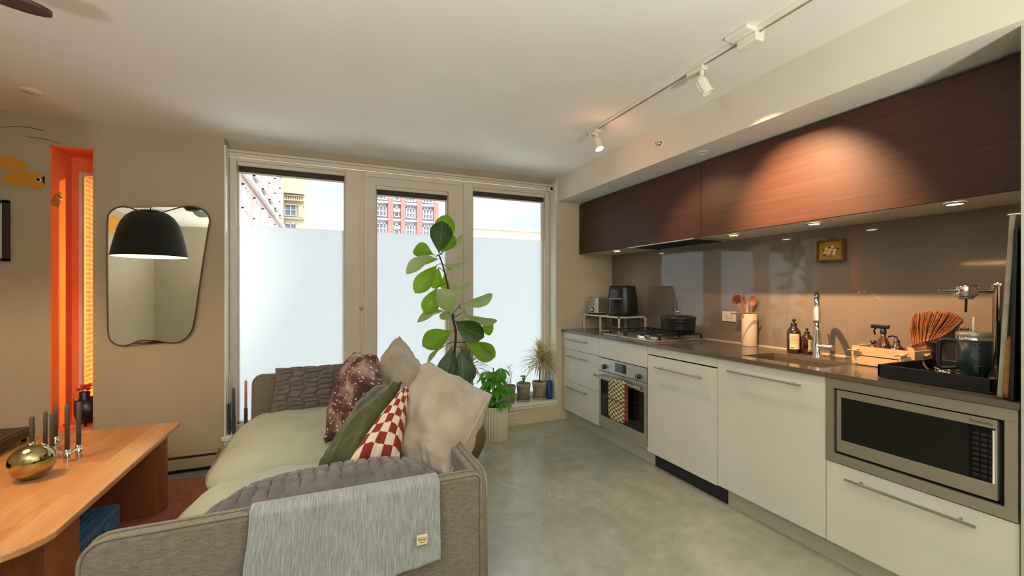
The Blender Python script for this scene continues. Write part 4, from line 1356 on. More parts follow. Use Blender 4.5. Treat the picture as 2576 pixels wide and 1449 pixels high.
# ---------------------------------------------------------------- fan brush
bc = at(2300, 872, X=2.60)
fbm = thing('hand_broom', 'copper coloured fan shaped hand broom standing behind the black tray', 'broom', bc)
strands = MB()
random.seed(3)
tips = []
for i in range(520):
    f_ = i / 519
    # arc of tips in the photo
    arcp = smoothpts([(2292, 800), (2302, 789), (2330, 783), (2362, 782), (2395, 788), (2418, 800), (2421, 808)], 10, False)
    q_ = arcp[min(int(f_ * (len(arcp) - 1)), len(arcp) - 1)]
    dx = random.uniform(-.03, .03)
    tip = at(q_[0] + random.uniform(-2, 2), q_[1] + random.uniform(-2, 3), X=2.60 + dx) - bc
    root = (at(2293 + 78 * f_, 869 - 22 * f_, X=2.60 + dx * .5)) - bc
    mid = (root + tip) / 2 + Vector((0, 0, .008 - .02 * f_)) + Vector((dx * .3, 0, 0))
    strands.tube([root, mid, tip], [.0016, .0015, .0012], 4, cap=True)
strands.build('bristles', M['bristle'], fbm, kind='stuff')
hp = [at(2293, 872, X=2.60) - bc, at(2312, 866, X=2.60) - bc, at(2340, 856, X=2.60) - bc, at(2375, 847, X=2.60) - bc]
MB().tube(hp, [.006, .010, .012, .008], 14, flat=1.3).build('binding', M['bristle'], fbm)
MB().tube([at(2352, 858, X=2.61) - bc, at(2350, 878, X=2.615) - bc, at(2345, 915, X=2.62) - bc], [.034, .024, .012], 14).build('handle', M['stem'], fbm)

# ---------------------------------------------------------------- black tray
tr = thing('black_tray', 'large black serving tray at the right end of the worktop', 'tray', (2.34, .905, ZW))
tx0, tx1, ty0, ty1 = -.162, .262, -.180, .170
MB().box(tx0, tx1, ty0, ty1, .002, .010, bev=.002).build('base', M['black'], tr)
rm = MB()
rm.box(tx0, tx0 + .010, ty0, ty1, .010, .056, bev=.002).box(tx1 - .010, tx1, ty0, ty1, .010, .056, bev=.002)
rm.box(tx0, tx1, ty1 - .010, ty1, .010, .056, bev=.002).box(tx0, tx1, ty0, ty0 + .010, .010, .056, bev=.002)
rm.build('rim', M['black'], tr)
q = at(2255, 912, Z=ZW + .030)
MB().box(q.x - .03, q.x + .03, q.y - .022, q.y + .022, ZW + .0105, ZW + .040, bev=.003).build('white_box', M['purewhite'], label='small cream box lying in the left end of the black tray', cat='box')
# shiny tin lid / saucer
q = at(2400, 935, Z=ZW + .035)
tn = thing('tin', 'shallow round brass coloured tin in the black tray before the tumbler', 'tin', (q.x - .02, q.y + .01, ZW + .011))
MB().lathe([(0, 0), (.040, 0), (.042, .004), (.042, .036), (.039, .036), (.039, .006), (0, .006)], n=40).build('dish', M['gold'], tn)
MB().lathe([(.0435, .034), (.0435, .040), (.037, .040)], n=40).build('rim', M['chrome'], tn)

# tumbler
q = at(2468, 925, Z=ZW + .012)
tq = Vector((2.295, .815, ZW + .0105))
tb = thing('tumbler', 'large teal insulated tumbler with straw and side handle', 'tumbler', tq)
MB().lathe([(0, 0), (.036, 0), (.037, .004), (.037, .045), (.049, .070), (.0505, .172), (0, .172)], n=44).build('body', M['teal'], tb)
MB().lathe([(.051, .172), (.051, .184), (0, .184)], n=44).build('steel_rim', M['chrome'], tb)
ldd = MB().lathe([(.0505, .184), (.052, .187), (.052, .198), (.046, .203), (.02, .204), (0, .204)], n=44).build('lid', M['steel_d'], tb)
MB().lathe([(.0038, .204), (.0038, .262), (.0026, .262)], (-.004, .0, 0), 14).build('straw', M['outlet'], tb)
hd = Vector((-.38, .92, 0)).normalized()
MB().tube(smoothpts([hd * .046 + Vector((0, 0, .163)), hd * .075 + Vector((0, 0, .168)), hd * .094 + Vector((0, 0, .158)), hd * .096 + Vector((0, 0, .12)), hd * .096 + Vector((0, 0, .07)), hd * .088 + Vector((0, 0, .055)), hd * .044 + Vector((0, 0, .062))], 6, False), .0085, 12).build('handle', M['black'], tb)
# lettering down the side facing the room
vd = Vector((-tq.x, -tq.y, 0)).normalized()
vd = (Matrix.Rotation(.12, 3, 'Z') @ vd)
side = Vector((0, 0, 1)).cross(vd)
text_mesh('lettering', 'Highlander', .026, vd * .0512 + Vector((0, 0, .108)), (0, 0, -1), side, M['greytext'], tb)

# espresso press stand
col = Vector((2.455, .795, ZW + .0105))
es = thing('coffee_press_stand', 'chrome column coffee press with lever bar and portafilter ring', 'coffee maker', col)
MB().lathe([(.052, 0), (.052, .012), (.03, .016), (0, .016)], n=36).build('foot', M['chrome'], es)
zt_ = at(2503, 711, X=2.455).z - col.z
MB().lathe([(.024, .016), (.024, zt_ - .018), (.027, zt_ - .016), (.027, zt_), (0, zt_)], n=32).build('column', M['chrome'], es)
zb_ = at(2430, 733, X=2.44).z - col.z
pa = at(2362, 729, Y=.93) - col; pa.z = zb_ + .004
MB().tube([pa, Vector((0, -.004, zb_))], .0075, 14).build('lever_bar', M['chrome'], es)
pc = pa * .50 + Vector((0, 0, zb_ * .5 + .002)); pc = Vector((pa.x * .55, pa.y * .55, zb_))
MB().lathe([(0, -.020), (.034, -.020), (.036, -.012), (.036, .018), (.032, .024), (0, .024)], pc, 32).build('group_ring', M['chrome'], es)
MB().lathe([(0, -.032), (.020, -.032), (.026, -.0205), (0, -.0205)], pc, 32).build('basket', M['steel_d'], es)
MB().tube([pc + Vector((0, 0, -.030)), pc + Vector((-.004, .0, -.085))], .004, 10).build('drip_rod', M['stem'], es)
MB().tube([Vector((-.06, .05, .016)), Vector((-.06, .05, .2))], .004, 10).build('side_rod', M['chrome'], es)

# ---------------------------------------------------------------- boards leaning on the side panel
def leanboard(name, lab, x0, x1, yb0, h, th, lean, m, r=.02, group=None):
    o_ = thing(name, lab, 'cutting board', ((x0 + x1) / 2, yb0, ZW + .001), group=group)
    w_ = (x1 - x0) / 2
    ob = MB().prism(stadium(-w_, w_, 0, h, r, 6), 0, th, 'XZ', bev=.002).build('board', m, o_)
    o_.rotation_euler = (lean, 0, 0)
    return o_
leanboard('stone_board', 'tall pale stone cutting board leaning at the right end of the worktop', 2.115, 2.50, .682, .63, .014, .048, M['marble'], .015)
leanboard('wooden_board', 'honey brown wooden cutting board behind the pale stone board', 2.108, 2.45, .667, .22, .013, .040, M['boardwood'], .03)
leanboard('black_board', 'large matte black board leaning flat against the side panel', 2.102, 2.55, .653, .58, .010, .018, M['black'], .01)
MB().obox((2.106, .682, ZW + .33), (.004, 0, 0), (0, .004, 0), (0, -.010, .30)).build('board_edge', M['marble'])
bpy.data.objects.remove(bpy.data.objects['board_edge'])

# ---------------------------------------------------------------- little painting on the backsplash
pc_ = [at(2053, 606, X=2.655), at(2120, 655, X=2.655)]
py0, py1 = at(2121, 630, X=2.655).y, at(2053, 630, X=2.655).y
pz1 = (at(2053, 607, X=2.655).z + at(2120, 600, X=2.655).z) / 2; pz0 = (at(2053, 658, X=2.655).z + at(2120, 655, X=2.655).z) / 2
ptg = thing('framed_painting', 'small framed picture of white flowers on mustard, hung on the backsplash', 'painting', (2.655, (py0 + py1) / 2, (pz0 + pz1) / 2))
hw, hh = (py1 - py0) / 2, (pz1 - pz0) / 2
m_ = MB(); t_ = .009
m_.box(0, .036, -hw, hw, hh - t_, hh, bev=.001).box(0, .036, -hw, hw, -hh, -hh + t_, bev=.001).box(0, .036, -hw, -hw + t_, -hh + t_, hh - t_).box(0, .036, hw - t_, hw, -hh + t_, hh - t_)
m_.build('frame', M['frame_gold'], ptg)
cv = MB().box(.010, .034, -hw + t_, hw - t_, -hh + t_, hh - t_).build('canvas', M['mustard'], ptg)
fl = MB()
random.seed(5)
for (a, b_, r) in ((.22, .15, .2), (-.02, .05, .2), (-.25, -.02, .2), (.1, -.22, .2), (-.2, -.28, .19), (.30, -.14, .17), (-.12, .36, .18)):
    for k in range(6):
        an = k * PI / 3 + random.random()
        fl.lathe([(r * hh * .42, 0), (r * hh * .3, -.0018), (0, -.0022)], (.0098, (a) * hw * 1.3 + math.cos(an) * r * hh * .5, b_ * hh + math.sin(an) * r * hh * .5), 8, 'X')
fl.build('painted_flowers', M['petal'], cv)
fl = MB()
for (a, b_) in ((.05, .28), (-.35, -.1), (.38, -.42), (-.45, .1), (-.1, -.1), (.42, .1)):
    fl.lathe([(.006, 0), (0, -.001)], (.0099, a * hw * 1.2, b_ * hh), 6, 'X')
fl.box(.0095, .0099, -.012, .016, -hh * .62, -hh * .57)
fl.build('painted_leaves', M['leafdark'], cv)
MB().tube(smoothpts([(.018, .012, hh), (.018, .018, hh + .008), (.018, 0, hh + .012), (.018, -.016, hh + .008), (.018, -.010, hh)], 5, False), .0016, 6).build('hanger_loop', M['stem'], ptg)

# ---------------------------------------------------------------- oven mitt on the oven handle
mt = MB()
ma, mb_ = at(1575, 957, X=FX - .055).y, at(1533, 955, X=FX - .055).y
mcen, mhw = (ma + mb_) / 2, abs(mb_ - ma) / 2
zt2, zb2 = .562, .262
hx = FX - .05
def mittfn(u, v):
    # path: up the front, over the bar, down the back a little
    tot = (zt2 - zb2)
    wv = .003 * noise.noise(Vector((u * 4, v * 6, 1)))
    y = mcen + (2 * u - 1) * mhw * (1 - .25 * max(0, (0.10 - v) / .10) ** 2)
    bow = .010 * (1 - (2 * u - 1) ** 2)
    if v < .80:
        return Vector((hx - .016 - bow + wv, y, zb2 + tot * v / .80 - .008))
    a = (v - .80) / .20 * PI
    return Vector((hx - (.016 + bow * (1 - a / PI)) * math.cos(a), y, zt2 - .008 + .012 * math.sin(a)))
mt.grid(mittfn, 14, 44)
om = mt.build('oven_mitt', M['mittcheck'])
tag(om, 'cream and olive checked oven mitt hanging over the oven handle', 'oven mitt')
bpy.context.view_layer.update()
md = om.modifiers.new('thick', 'SOLIDIFY'); md.thickness = .008; md.offset = 1
bk = MB()
bk.box(hx + .004, hx + .020, mcen - mhw * .96, mcen + mhw * .9, zb2 + .004, zt2 - .012, bev=.006)
bk.build('lining', M['mitt'], om, label='rust red lining')
MB().tube([(hx - .028, mcen - mhw * .98, zb2 + .19 * 0 + .150), (hx - .033, mcen, zb2 + .152), (hx - .028, mcen + mhw * .98, zb2 + .150)], .004, 6).build('seam', M['mitt'], om)
pts = [mittfn(0, v / 20) + Vector((-.002, -.001, 0)) for v in range(0, 17)]
MB().tube(pts, .004, 6).build('binding', M['mitt'], om)
# ================================================================== rug
rg = MB().box(-2.45, -.30, 1.45, 3.46, .0005, .012, bev=.004)
rg.build('rug', M['rug'], label='terracotta pile rug under the coffee table and sofa', cat='rug')

# baseboard heater
ht = thing('baseboard_heater', 'long beige baseboard heater under the mirror wall', 'heater', (-1.65, YW, 0))
hw_ = .93
MB().box(-hw_, hw_, -.060, -.001, .010, .125, bev=.003).build('casing', M['heater'], ht)
MB().box(-hw_ + .01, hw_ - .01, -.085, -.060, .020, .026).box(-hw_ + .01, hw_ - .01, -.0615, -.058, .098, .112).build('slot', M['dark'], ht)
MB().box(-hw_ + .005, hw_ - .005, -.084, -.0605, .028, .094, bev=.003).build('front_cover', M['heater'], ht)

# ================================================================== sofa
SXL, SXR, SYN, SYF, SH = -.505, .458, 1.265, 3.36, .68
AT, BT = .042, .045
sofa = thing('sofa', 'grey brown woven fabric sofa with thin panel arms and sage seat cushions', 'sofa', (0, 2.31, 0))
sofa.location = (0, 0, 0)


def panel_arm(y0, y1, name, SXL, XE):
    m_ = MB()
    ol = [(XE, .06)] + [(SXL + .012, .06), (SXL, .10)]
    # upper front corner rounded
    r = .055
    for i in range(7):
        a = PI - (PI / 2) * i / 6
        ol.append((SXL + .012 + r + r * math.cos(a), SH - r + r * math.sin(a)))
    ol += [(XE - .012, SH), (XE, SH - .014)]
    m_.prism(ol, y0, y1, 'XZ', bev=.012)
    a_ = m_.build(name, M['sofa'], sofa)
    for yy in (y0 + .004, y1 - .004):
        pts = [(SXL + .002, yy, .10)] + [(p[0], yy, p[1]) for p in ol[3:]] + [(XE, yy, .10)]
        pts = [Vector(p) + (Vector(p) - Vector((0, yy, .4))).normalized() * .0015 for p in pts]
        MB().tube(pts, .0045, 8).build('piping', M['piping'], a_)
    return a_


panel_arm(SYN, SYN + AT, 'armrest', -.530, SXR - .022); panel_arm(SYF - AT, SYF, 'armrest', -.482, SXR - .022)
bk = MB()
ol = stadium(SYN, SYF, .06, SH, .02, 4, rs=(.02, .045, .045, .02))
bk.prism([(a, b) for a, b in ol], SXR - .0205, SXR, 'YZ', bev=.008)
bk.box(SXR - BT, SXR - .0215, SYN + AT + .002, SYF - AT - .002, .06, SH - .004, bev=.008)
bk = bk.build('backrest', M['sofa'], sofa)
for xx in (SXR - .003,):
    pts = [(xx, a + .0, b) for a, b in ol[5:15]]
    pts = [(xx, SYF - .001, .10)] + [(xx, a, b + .001) for a, b in ol[5:15]] + [(xx, SYN + .001, .10)]
    MB().tube(pts, .0045, 8).build('piping', M['piping'], bk)
MB().box(SXL + .03, SXR - BT, SYN + AT, SYF - AT, .06, .26, bev=.01).build('seat_base', M['sofa'], sofa)
for (x_, y_) in ((SXL + .10, SYN + .12), (SXR - .10, SYN + .12), (SXL + .10, SYF - .12), (SXR - .10, SYF - .12)):
    MB().lathe([(0, .0125), (.018, .0125), (.022, .06), (0, .06)], (x_, y_, 0), 16).build('leg', M['picframe'], sofa)


def seatcushion(y0, y1, seed, zt=.455):
    m_ = MB()
    cx, cy_ = (SXL - .035 + SXR - BT) / 2, (y0 + y1) / 2
    hx_, hy_ = (SXR - BT - (SXL - .035)) / 2, (y1 - y0) / 2
    zb = .255
    def fn(u, v):
        # superellipsoid wrap
        th = (u - .5) * 2 * PI; ph = (v - .5) * PI
        def sp(c, e): return math.copysign(abs(c) ** e, c)
        x = sp(math.cos(ph), .46) * sp(math.cos(th), .34)
        y = sp(math.cos(ph), .46) * sp(math.sin(th), .34)
        z = sp(math.sin(ph), .75)
        crown = .032 * (1 - x * x) * (1 - y * y)
        n1 = noise.noise(Vector((x * 2.0 + seed, y * 5, 3))) * .010
        n2 = noise.noise(Vector((x * 1.5 + y * 9 + seed, y * 6 - x * 2.5, 7))) * .012
        n3 = noise.noise(Vector((x * 3 + y * 20 + seed, y * 16 - x * 5, 9))) * .006
        p = Vector((cx + x * hx_, cy_ + y * hy_, (zb + zt) / 2 + z * (zt - zb) / 2))
        if z > 0: p.z += (crown + n1 + n2 + n3) * min(1, z * 1.5)
        else: p.z = max(p.z, zb)
        # droop of the loose cover over the open front edge
        fr_ = max(0, -x - .55) / .45
        p.x -= .022 * fr_ * (1 - z) * .5
        p.z -= .040 * fr_ * fr_ * (1 if z > 0 else 0)
        return p
    m_.grid(fn, 140, 70)
    return m_.build('seat_cushion', M['green'], sofa, weld=True)


ymid = 2.30
seatcushion(SYN + AT + .003, ymid, 1, .452)
seatcushion(ymid - .004, SYF - AT - .003, 5, .462)

# ---------------------------------------------------------------- pillows
A = at
pillow('floor_cushion_pillow', '', '', [(0, 0, 0), (1, 0, 0), (1, 0, 1), (0, 0, 1)], .1, M['taupe'])
bpy.data.objects.remove(bpy.data.objects['floor_cushion_pillow'])
# far taupe pillow against the back
pillow('throw_pillow', 'large taupe linen pillow at the back, with its corner pointing up at the window', 'pillow',
       [A(1005, 846, Y=2.92), A(1068, 930, Y=2.62), A(1040, 1085, Y=2.50), A(955, 1040, Y=2.86)], .27, M['taupe2'], seam=M['taupe2'], seed=3, pinch=.05, bias=.62, wr=.016, puff=.42)
# near taupe pillow hanging over the back
pillow('throw_pillow', 'large taupe linen pillow leaning over the sofa back nearest the camera', 'pillow',
       [A(1082, 912, Y=2.16), A(1236, 994, Y=1.72), A(1128, 1205, Y=1.47), A(1000, 1215, Y=1.80)], .27, M['taupe2'], seam=M['taupe2'], seed=8, pinch=.04, wr=.017, bias=.62, puff=.42)
# dotted brown pillow
pillow('throw_pillow', 'tall brown pillow with scattered white dots leaning between the others', 'pillow',
       [A(903, 886, Y=2.74), A(948, 893, Y=2.42), A(935, 1090, Y=2.20), A(816, 1116, Y=2.38)], .20, M['dotted'], seed=12, pinch=.05, wr=.014, bias=.55, puff=.42)
# moss velvet
pillow('throw_pillow', 'moss green velvet pillow between the dotted and the checked pillow', 'pillow',
       [A(940, 982, Y=2.20), A(1009, 962, Y=1.98), A(905, 1180, Y=1.66), A(793, 1190, Y=1.78)], .12, M['velvet'], seam=M['velvet_d'], seed=15, pinch=.05, wr=.010, puff=.42)
# red check lumbar
pillow('throw_pillow', 'slim red and cream checked pillow in front of the green velvet one', 'pillow',
       [A(1024, 978, Y=1.98), A(1031, 1000, Y=1.86), A(1004, 1172, Y=1.60), A(868, 1178, Y=1.56)], .17, M['redcheck'], seed=21, pinch=.02, wr=.007, bias=.60, puff=.42)
# quilted charcoal pillows
pillow('quilted_pillow', 'long charcoal quilted pillow lying along the near arm of the sofa', 'pillow',
       [Vector((-.31, 1.60, .555)), Vector((.325, 1.58, .60)), Vector((.325, 1.335, .665)), Vector((-.325, 1.335, .650))], .155, M['quilt'], seed=31, pinch=.10, wr=.003,
       quilt=(16, 6, .024), nu=110, puff=.45)
pillow('quilted_pillow', 'charcoal quilted pillow standing against the far arm of the sofa', 'pillow',
       [Vector((-.335, 3.30, .728)), Vector((.22, 3.30, .735)), Vector((.22, 3.15, .455)), Vector((-.350, 3.15, .455))], .13, M['quilt'], seed=37, pinch=.05, wr=.003,
       quilt=(6, 9, .022), nu=110, puff=.40)

# ---------------------------------------------------------------- throw blanket over the near arm
tw = MB()
bx0 = at(628, 1292, Y=SYN).x; bx1 = at(1104, 1200, Y=SYN).x
def thr(u, v):
    # v 0 inside the sofa, over the top, down the outside
    x = bx0 + (bx1 - bx0) * u
    inner, top, outer = .10, AT + .016, .225
    tot = inner + top + outer
    s_ = v * tot
    fold = (math.sin(u * 11 + 1) * .5 + math.sin(u * 23 + 2) * .25 + noise.noise(Vector((u * 7, 0, 4))) * .8)
    if s_ < inner:
        p = Vector((x, SYN + AT + .012, SH - .004 - (inner - s_) + .006))
    elif s_ < inner + top:
        k = (s_ - inner) / top
        p = Vector((x, SYN + AT + .012 - k * (AT + .024), SH + .004 + .008 * math.sin(PI * k)))
    else:
        k = (s_ - inner - top) / outer
        d_ = s_ - inner - top
        p = Vector((x + (-.010 if u < .5 else -.002) * k + .01 * k * k * (1 - u) * -1, SYN - .012 - .014 * k * (fold + 1.2) - .004 * k, SH + .002 - d_ * (1 + (.10 * (1 - u) - .05 * max(0, u - .85) * 4) * k)))
    p += Vector((0, -1, .1)) * (noise.noise(Vector((u * 40, v * 8, 2))) * .0016)
    p.x += .004 * noise.noise(Vector((u * 2, v * 5, 6)))
    return p
tw.grid(thr, 150, 60)
ob = tw.build('throw_blanket', M['throw'])
tag(ob, 'pale grey blue crinkled cotton throw draped over the near sofa arm', 'blanket')
md = ob.modifiers.new('thick', 'SOLIDIFY'); md.thickness = .004; md.offset = 0
q = at(1060, 1353, Y=SYN - .030)
lb_ = MB().box(q.x - .0155, q.x + .0155, SYN - .0405, SYN - .0385, q.z - .0145, q.z + .0145, bev=.0006).build('care_label', M['label'], ob)
MB().box(q.x - .0185, q.x + .012, SYN - .0412, SYN - .0405, q.z + .0055, q.z + .0065).build('stitching', M['piping'], lb_)
text_mesh('lettering', 'Kontex', .0082, (q.x + .001, SYN - .0412, q.z + .001), (1, 0, 0), (0, 0, 1), M['ink'], lb_)
MB().box(q.x - .008, q.x + .010, SYN - .0412, SYN - .0405, q.z - .0075, q.z - .0065).build('fine_print', M['ink'], lb_)
# second layer hem showing below
tw = MB()
def thr2(u, v):
    p = thr(.03 + .90 * u, 1.0)
    return p + Vector((0, .004, -.035 * v - .006 * math.sin(u * 12)))

# ================================================================== coffee table
tbl = thing('coffee_table', 'long oak coffee table with rounded corner and wide oval legs', 'table', (0, 0, 0))
TX0, TX1, TY0, TY1, TZ = -1.78, -.838, 1.775, 3.225, .45
ol = stadium(TX0, TX1, TY0, TY1, .05, 14, rs=(.17, .035, .035, .17))
MB().prism(ol, TZ - .026, TZ, 'XY', bev=.005).build('tabletop', M['tabletop'], tbl)
for (y_, x1_) in ((2.13, TX1 - .035), (3.02, TX1 - .012)):
    o2 = stadium(TX0 + .06, x1_, y_ - .085, y_ + .085, .084, 12)
    MB().prism(o2, .0125, TZ - .0262, 'XY', bev=.003).build('leg', M['tableleg'], tbl)
MB().box(TX1 - .16, TX1 - .12, 2.2, 2.95, TZ - .075, TZ - .0262, bev=.004).build('apron', M['tableleg'], tbl)

# folding crate under the table
bc_ = thing('plastic_crate', 'blue plastic folding crate on the rug under the coffee table', 'crate', (-1.19, 2.54, .0125))
CW, CD, CHH = .20, .26, .150
def side(nm, a, b_, ax, sx_):
    m_ = MB()
    # frame with slats
    for (z0, z1) in ((0, .014), (.062, .076), (CHH - .018, CHH)):
        if ax == 'x': m_.box(a - .006, a + .006, -b_, b_, z0, z1, bev=.0015)
        else: m_.box(-b_, b_, a - .006, a + .006, z0, z1, bev=.0015)
    n_ = 12
    for i in range(n_ + 1):
        p = -b_ + 2 * b_ * i / n_
        if ax == 'x': m_.box(a - .004, a + .004, p - .005, p + .005, .014, CHH - .018)
        else: m_.box(p - .005, p + .005, a - .004, a + .004, .014, CHH - .018)
    for zc in (.038, .098, .118):
        if ax == 'x': m_.box(a - .003, a + .003, -b_, b_, zc - .003, zc + .003)
        else: m_.box(-b_, b_, a - .003, a + .003, zc - .003, zc + .003)
    return m_.build('side_panel', M['bluecrate'], bc_)
side('l', -CW, CD, 'x', 1); sp_ = side('r', CW, CD, 'x', 1); side('f', -CD, CW, 'y', 1); side('b', CD, CW, 'y', 1)
for yy in (-.12, .10):
    MB().box(CW + .006, CW + .018, yy - .018, yy + .018, CHH - .050, CHH - .022, bev=.003).build('latch', M['bluecrate'], sp_)
fl_ = MB()
for i in range(9): fl_.box(-CW + .01, CW - .01, -CD + .02 + i * .06, -CD + .032 + i * .06, .004, .010)
fl_.build('floor_grid', M['bluecrate'], bc_)
MB().box(-CW + .012, CW - .012, -CD + .012, CD - .012, CHH - .022, CHH - .014, bev=.002).build('folded_panel', M['bluecrate'], bc_)
ss = MB()
for i in range(14): ss.box(-CW + .02 + i * .027, -CW + .026 + i * .027, -CD + .02, CD - .02, CHH - .014, CHH - .008)
ss.build('slats', M['bluecrate'], bc_)
MB().ball(Vector((-1.03, 2.33, .187)), .024, 3, (1, 1, .8)).build('white_ball', M['purewhite'], label='small white ball lying on the blue crate', cat='ball')

# brass globe vase
gq = Vector((-1.165, 2.485, TZ))
GV = .94
gv = thing('brass_vase', 'polished brass rounded vase lying on the coffee table', 'vase', gq)
prof = []
for i in range(25):
    a = -PI / 2 + PI * i / 24
    prof.append((.073 * math.cos(a) ** .92 if math.cos(a) > 0 else 0, .0745 + .0745 * math.sin(a)))
MB().lathe([(max(r, 0.0001), h) for r, h in prof], n=48).build('body', M['gold'], gv)
tp = MB().lathe([(.018, .1450), (.015, .153), (.010, .153), (.010, .142)], n=24).build('mouth', M['gold'], gv)

# modular candle holder with slate candles
def uppt(px, py, Y): return at(px, py, Y=Y)
cands = [(80, 1050, 1120, 2.78, 'leftmost slate candle, rising behind the brass vase', .0092),
         (114, 1037, 1108, 2.80, 'slate candle standing in front of the grey wall left of the orange niche', .0078),
         (131, 1041, 1112, 2.74, 'shorter slate candle before the left edge of the orange niche', .0088),
         (141, 1026, 1110, 2.92, 'slate candle just right of the shorter one, before the orange niche', .0078),
         (169, 1018, 1132, 2.66, 'tall slate candle left of the black flower pot', .0088),
         (198, 1012, 1104, 2.72, 'rightmost slate candle in front of the black flower pot', .0088)]
chd = thing('candle_holder', 'low branching chrome candle holder behind the brass vase', 'candle holder', (0, 0, 0))
nodes = []
for i, (px, pt, pb, Yc, lab, r) in enumerate(cands):
    top = uppt(px, pt, Yc)
    zb_ = TZ + .055
    base = Vector((top.x, top.y, zb_))
    L_ = top.z - zb_
    c_ = thing('candle', lab, 'candle', base, group='slate candles in the chrome holder')
    MB().lathe([(0, 0), (r, 0), (r, L_ - .004), (r * .8, L_), (0, L_)], n=20).build('wax', M['candle_g'], c_)
    MB().tube([(0, 0, L_), (.001, 0, L_ + .010)], .0009, 6).build('wick', M['ink'], c_)
    nodes.append((base.x, base.y, zb_))
    MB().lathe([(.0125, -.055), (.0125, -.04), (.012, .006), (r + .0006, .006), (r + .0006, -.02)], base, 20).build('cup', M['chrome'], chd)
for a, b_ in ((0, 2), (1, 2), (2, 3), (2, 4), (4, 5)):
    pa, pb_ = Vector(nodes[a]) + Vector((0, 0, -.015)), Vector(nodes[b_]) + Vector((0, 0, -.015))
    MB().tube([pa, pb_], .0055, 10).build('arm', M['chrome'], chd)
for nd in nodes:
    for s_ in ((.014, -.008), (-.012, .010)):
        MB().ball((nd[0] + s_[0], nd[1] + s_[1], nd[2] - .015), .0085, 2).build('ball', M['chrome'], chd)

# black lacquered tray on the table, left edge
bt = thing('lacquer_tray', 'black lacquered board raised on feet at the left edge of the coffee table', 'tray', (-1.63, 2.80, TZ))
MB().box(-.145, .165, -.44, .355, .028, .068, bev=.003).build('slab', M['blacksatin'], bt)
MB().box(-.135, .155, -.43, .345, .068, .072, bev=.001).build('top_sheet', M['picframe'], bt)
for (x_, y_) in ((-.12, -.40), (.135, -.40), (-.12, .32), (.135, .32)):
    MB().lathe([(0, 0), (.010, 0), (.012, .028), (0, .028)], (x_, y_, 0), 12).build('foot', M['black'], bt)

# black pot with coral flower in the niche
pq = Vector((-1.492, 3.775, NZ0 + .0065))
fp = thing('flower_pot', 'black footed pot standing in the orange niche', 'pot', pq)
MB().lathe([(0, .018), (.032, .018), (.060, .045), (.070, .075), (.070, .178), (.064, .178), (.062, .06), (0, .05)], n=32).build('vessel', M['black'], fp)
for k in range(3):
    a = k * 2 * PI / 3 + .6
    MB().tube([(.040 * math.cos(a), .040 * math.sin(a), .032), (.050 * math.cos(a), .050 * math.sin(a), 0)], [.010, .007], 8).build('foot', M['black'], fp)
fw = thing('coral_flower', 'coral flowers rising from a dark cup behind the black pot rim', 'flower', pq + Vector((-.018, 0, .0)))
fm = MB()
random.seed(9)
for k in range(34):
    a = random.random() * 2 * PI; rr = random.random() ** .6 * .036
    c = Vector((rr * math.cos(a), rr * math.sin(a), .252 + random.uniform(-.012, .020)))
    fm.lathe([(.012, .0), (.009, -.005), (.001, -.008)], c, 8, sx=random.uniform(.7, 1.2), sy=random.uniform(.7, 1.2))
fm.build('petals', M['flower'], fw)
MB().lathe([(0, .055), (.022, .055), (.027, .10), (.028, .222), (.024, .226), (0, .226)], n=20).build('dark_cup', M['black'], fw)

# ================================================================== wall decals, picture, wires
def decal(name, lab, ptspx, m, Y=None, X=None, eye=None, group=None, nrm=1):
    pts = smoothpts([(a, b, 0) for a, b in ptspx], 6)
    P3 = [at(p.x, p.y, Y=Y) if Y is not None else at(p.x, p.y, X=X) for p in pts]
    e_ = MB()
    th = .0012
    off = Vector((0, -th, 0)) if Y is not None else Vector((th, 0, 0))
    lo = [e_.bm.verts.new(p) for p in P3]; hi = [e_.bm.verts.new(p + off) for p in P3]
    e_.bm.faces.new(lo); e_.bm.faces.new(hi[::-1])
    for i in range(len(lo)):
        j = (i + 1) % len(lo); e_.bm.faces.new((lo[i], hi[i], hi[j], lo[j]))
    bmesh.ops.triangulate(e_.bm, faces=list(e_.bm.faces))
    bmesh.ops.recalc_face_normals(e_.bm, faces=list(e_.bm.faces))
    o_ = e_.build(name, m)
    tag(o_, lab, 'wall decal', group)
    if eye:
        for (ex, ey, rx, ry, mm, lay, nm_) in eye:
            q = at(ex, ey, Y=Y) if Y is not None else at(ex, ey, X=X)
            q2 = at(ex + rx, ey, Y=Y) if Y is not None else at(ex + rx, ey, X=X)
            q3 = at(ex, ey + ry, Y=Y) if Y is not None else at(ex, ey + ry, X=X)
            hx_ = (q2 - q).length; hz_ = (q3 - q).length
            d_ = MB()
            if Y is not None: d_.lathe([(1, -th - .0004 * lay), (0, -th - .0004 * lay - .0001)], (0, 0, 0), 20, 'Y')
            else: d_.lathe([(1, th + .0004 * lay), (0, th + .0004 * lay + .0001)], (0, 0, 0), 20, 'X')
            for v in d_.bm.verts:
                if Y is not None: v.co = Vector((v.co.x * hx_, v.co.y, v.co.z * hz_)) + q
                else: v.co = Vector((v.co.x, v.co.y * hx_, v.co.z * hz_)) + q
            d_.build(nm_, M[mm], o_)
    return o_


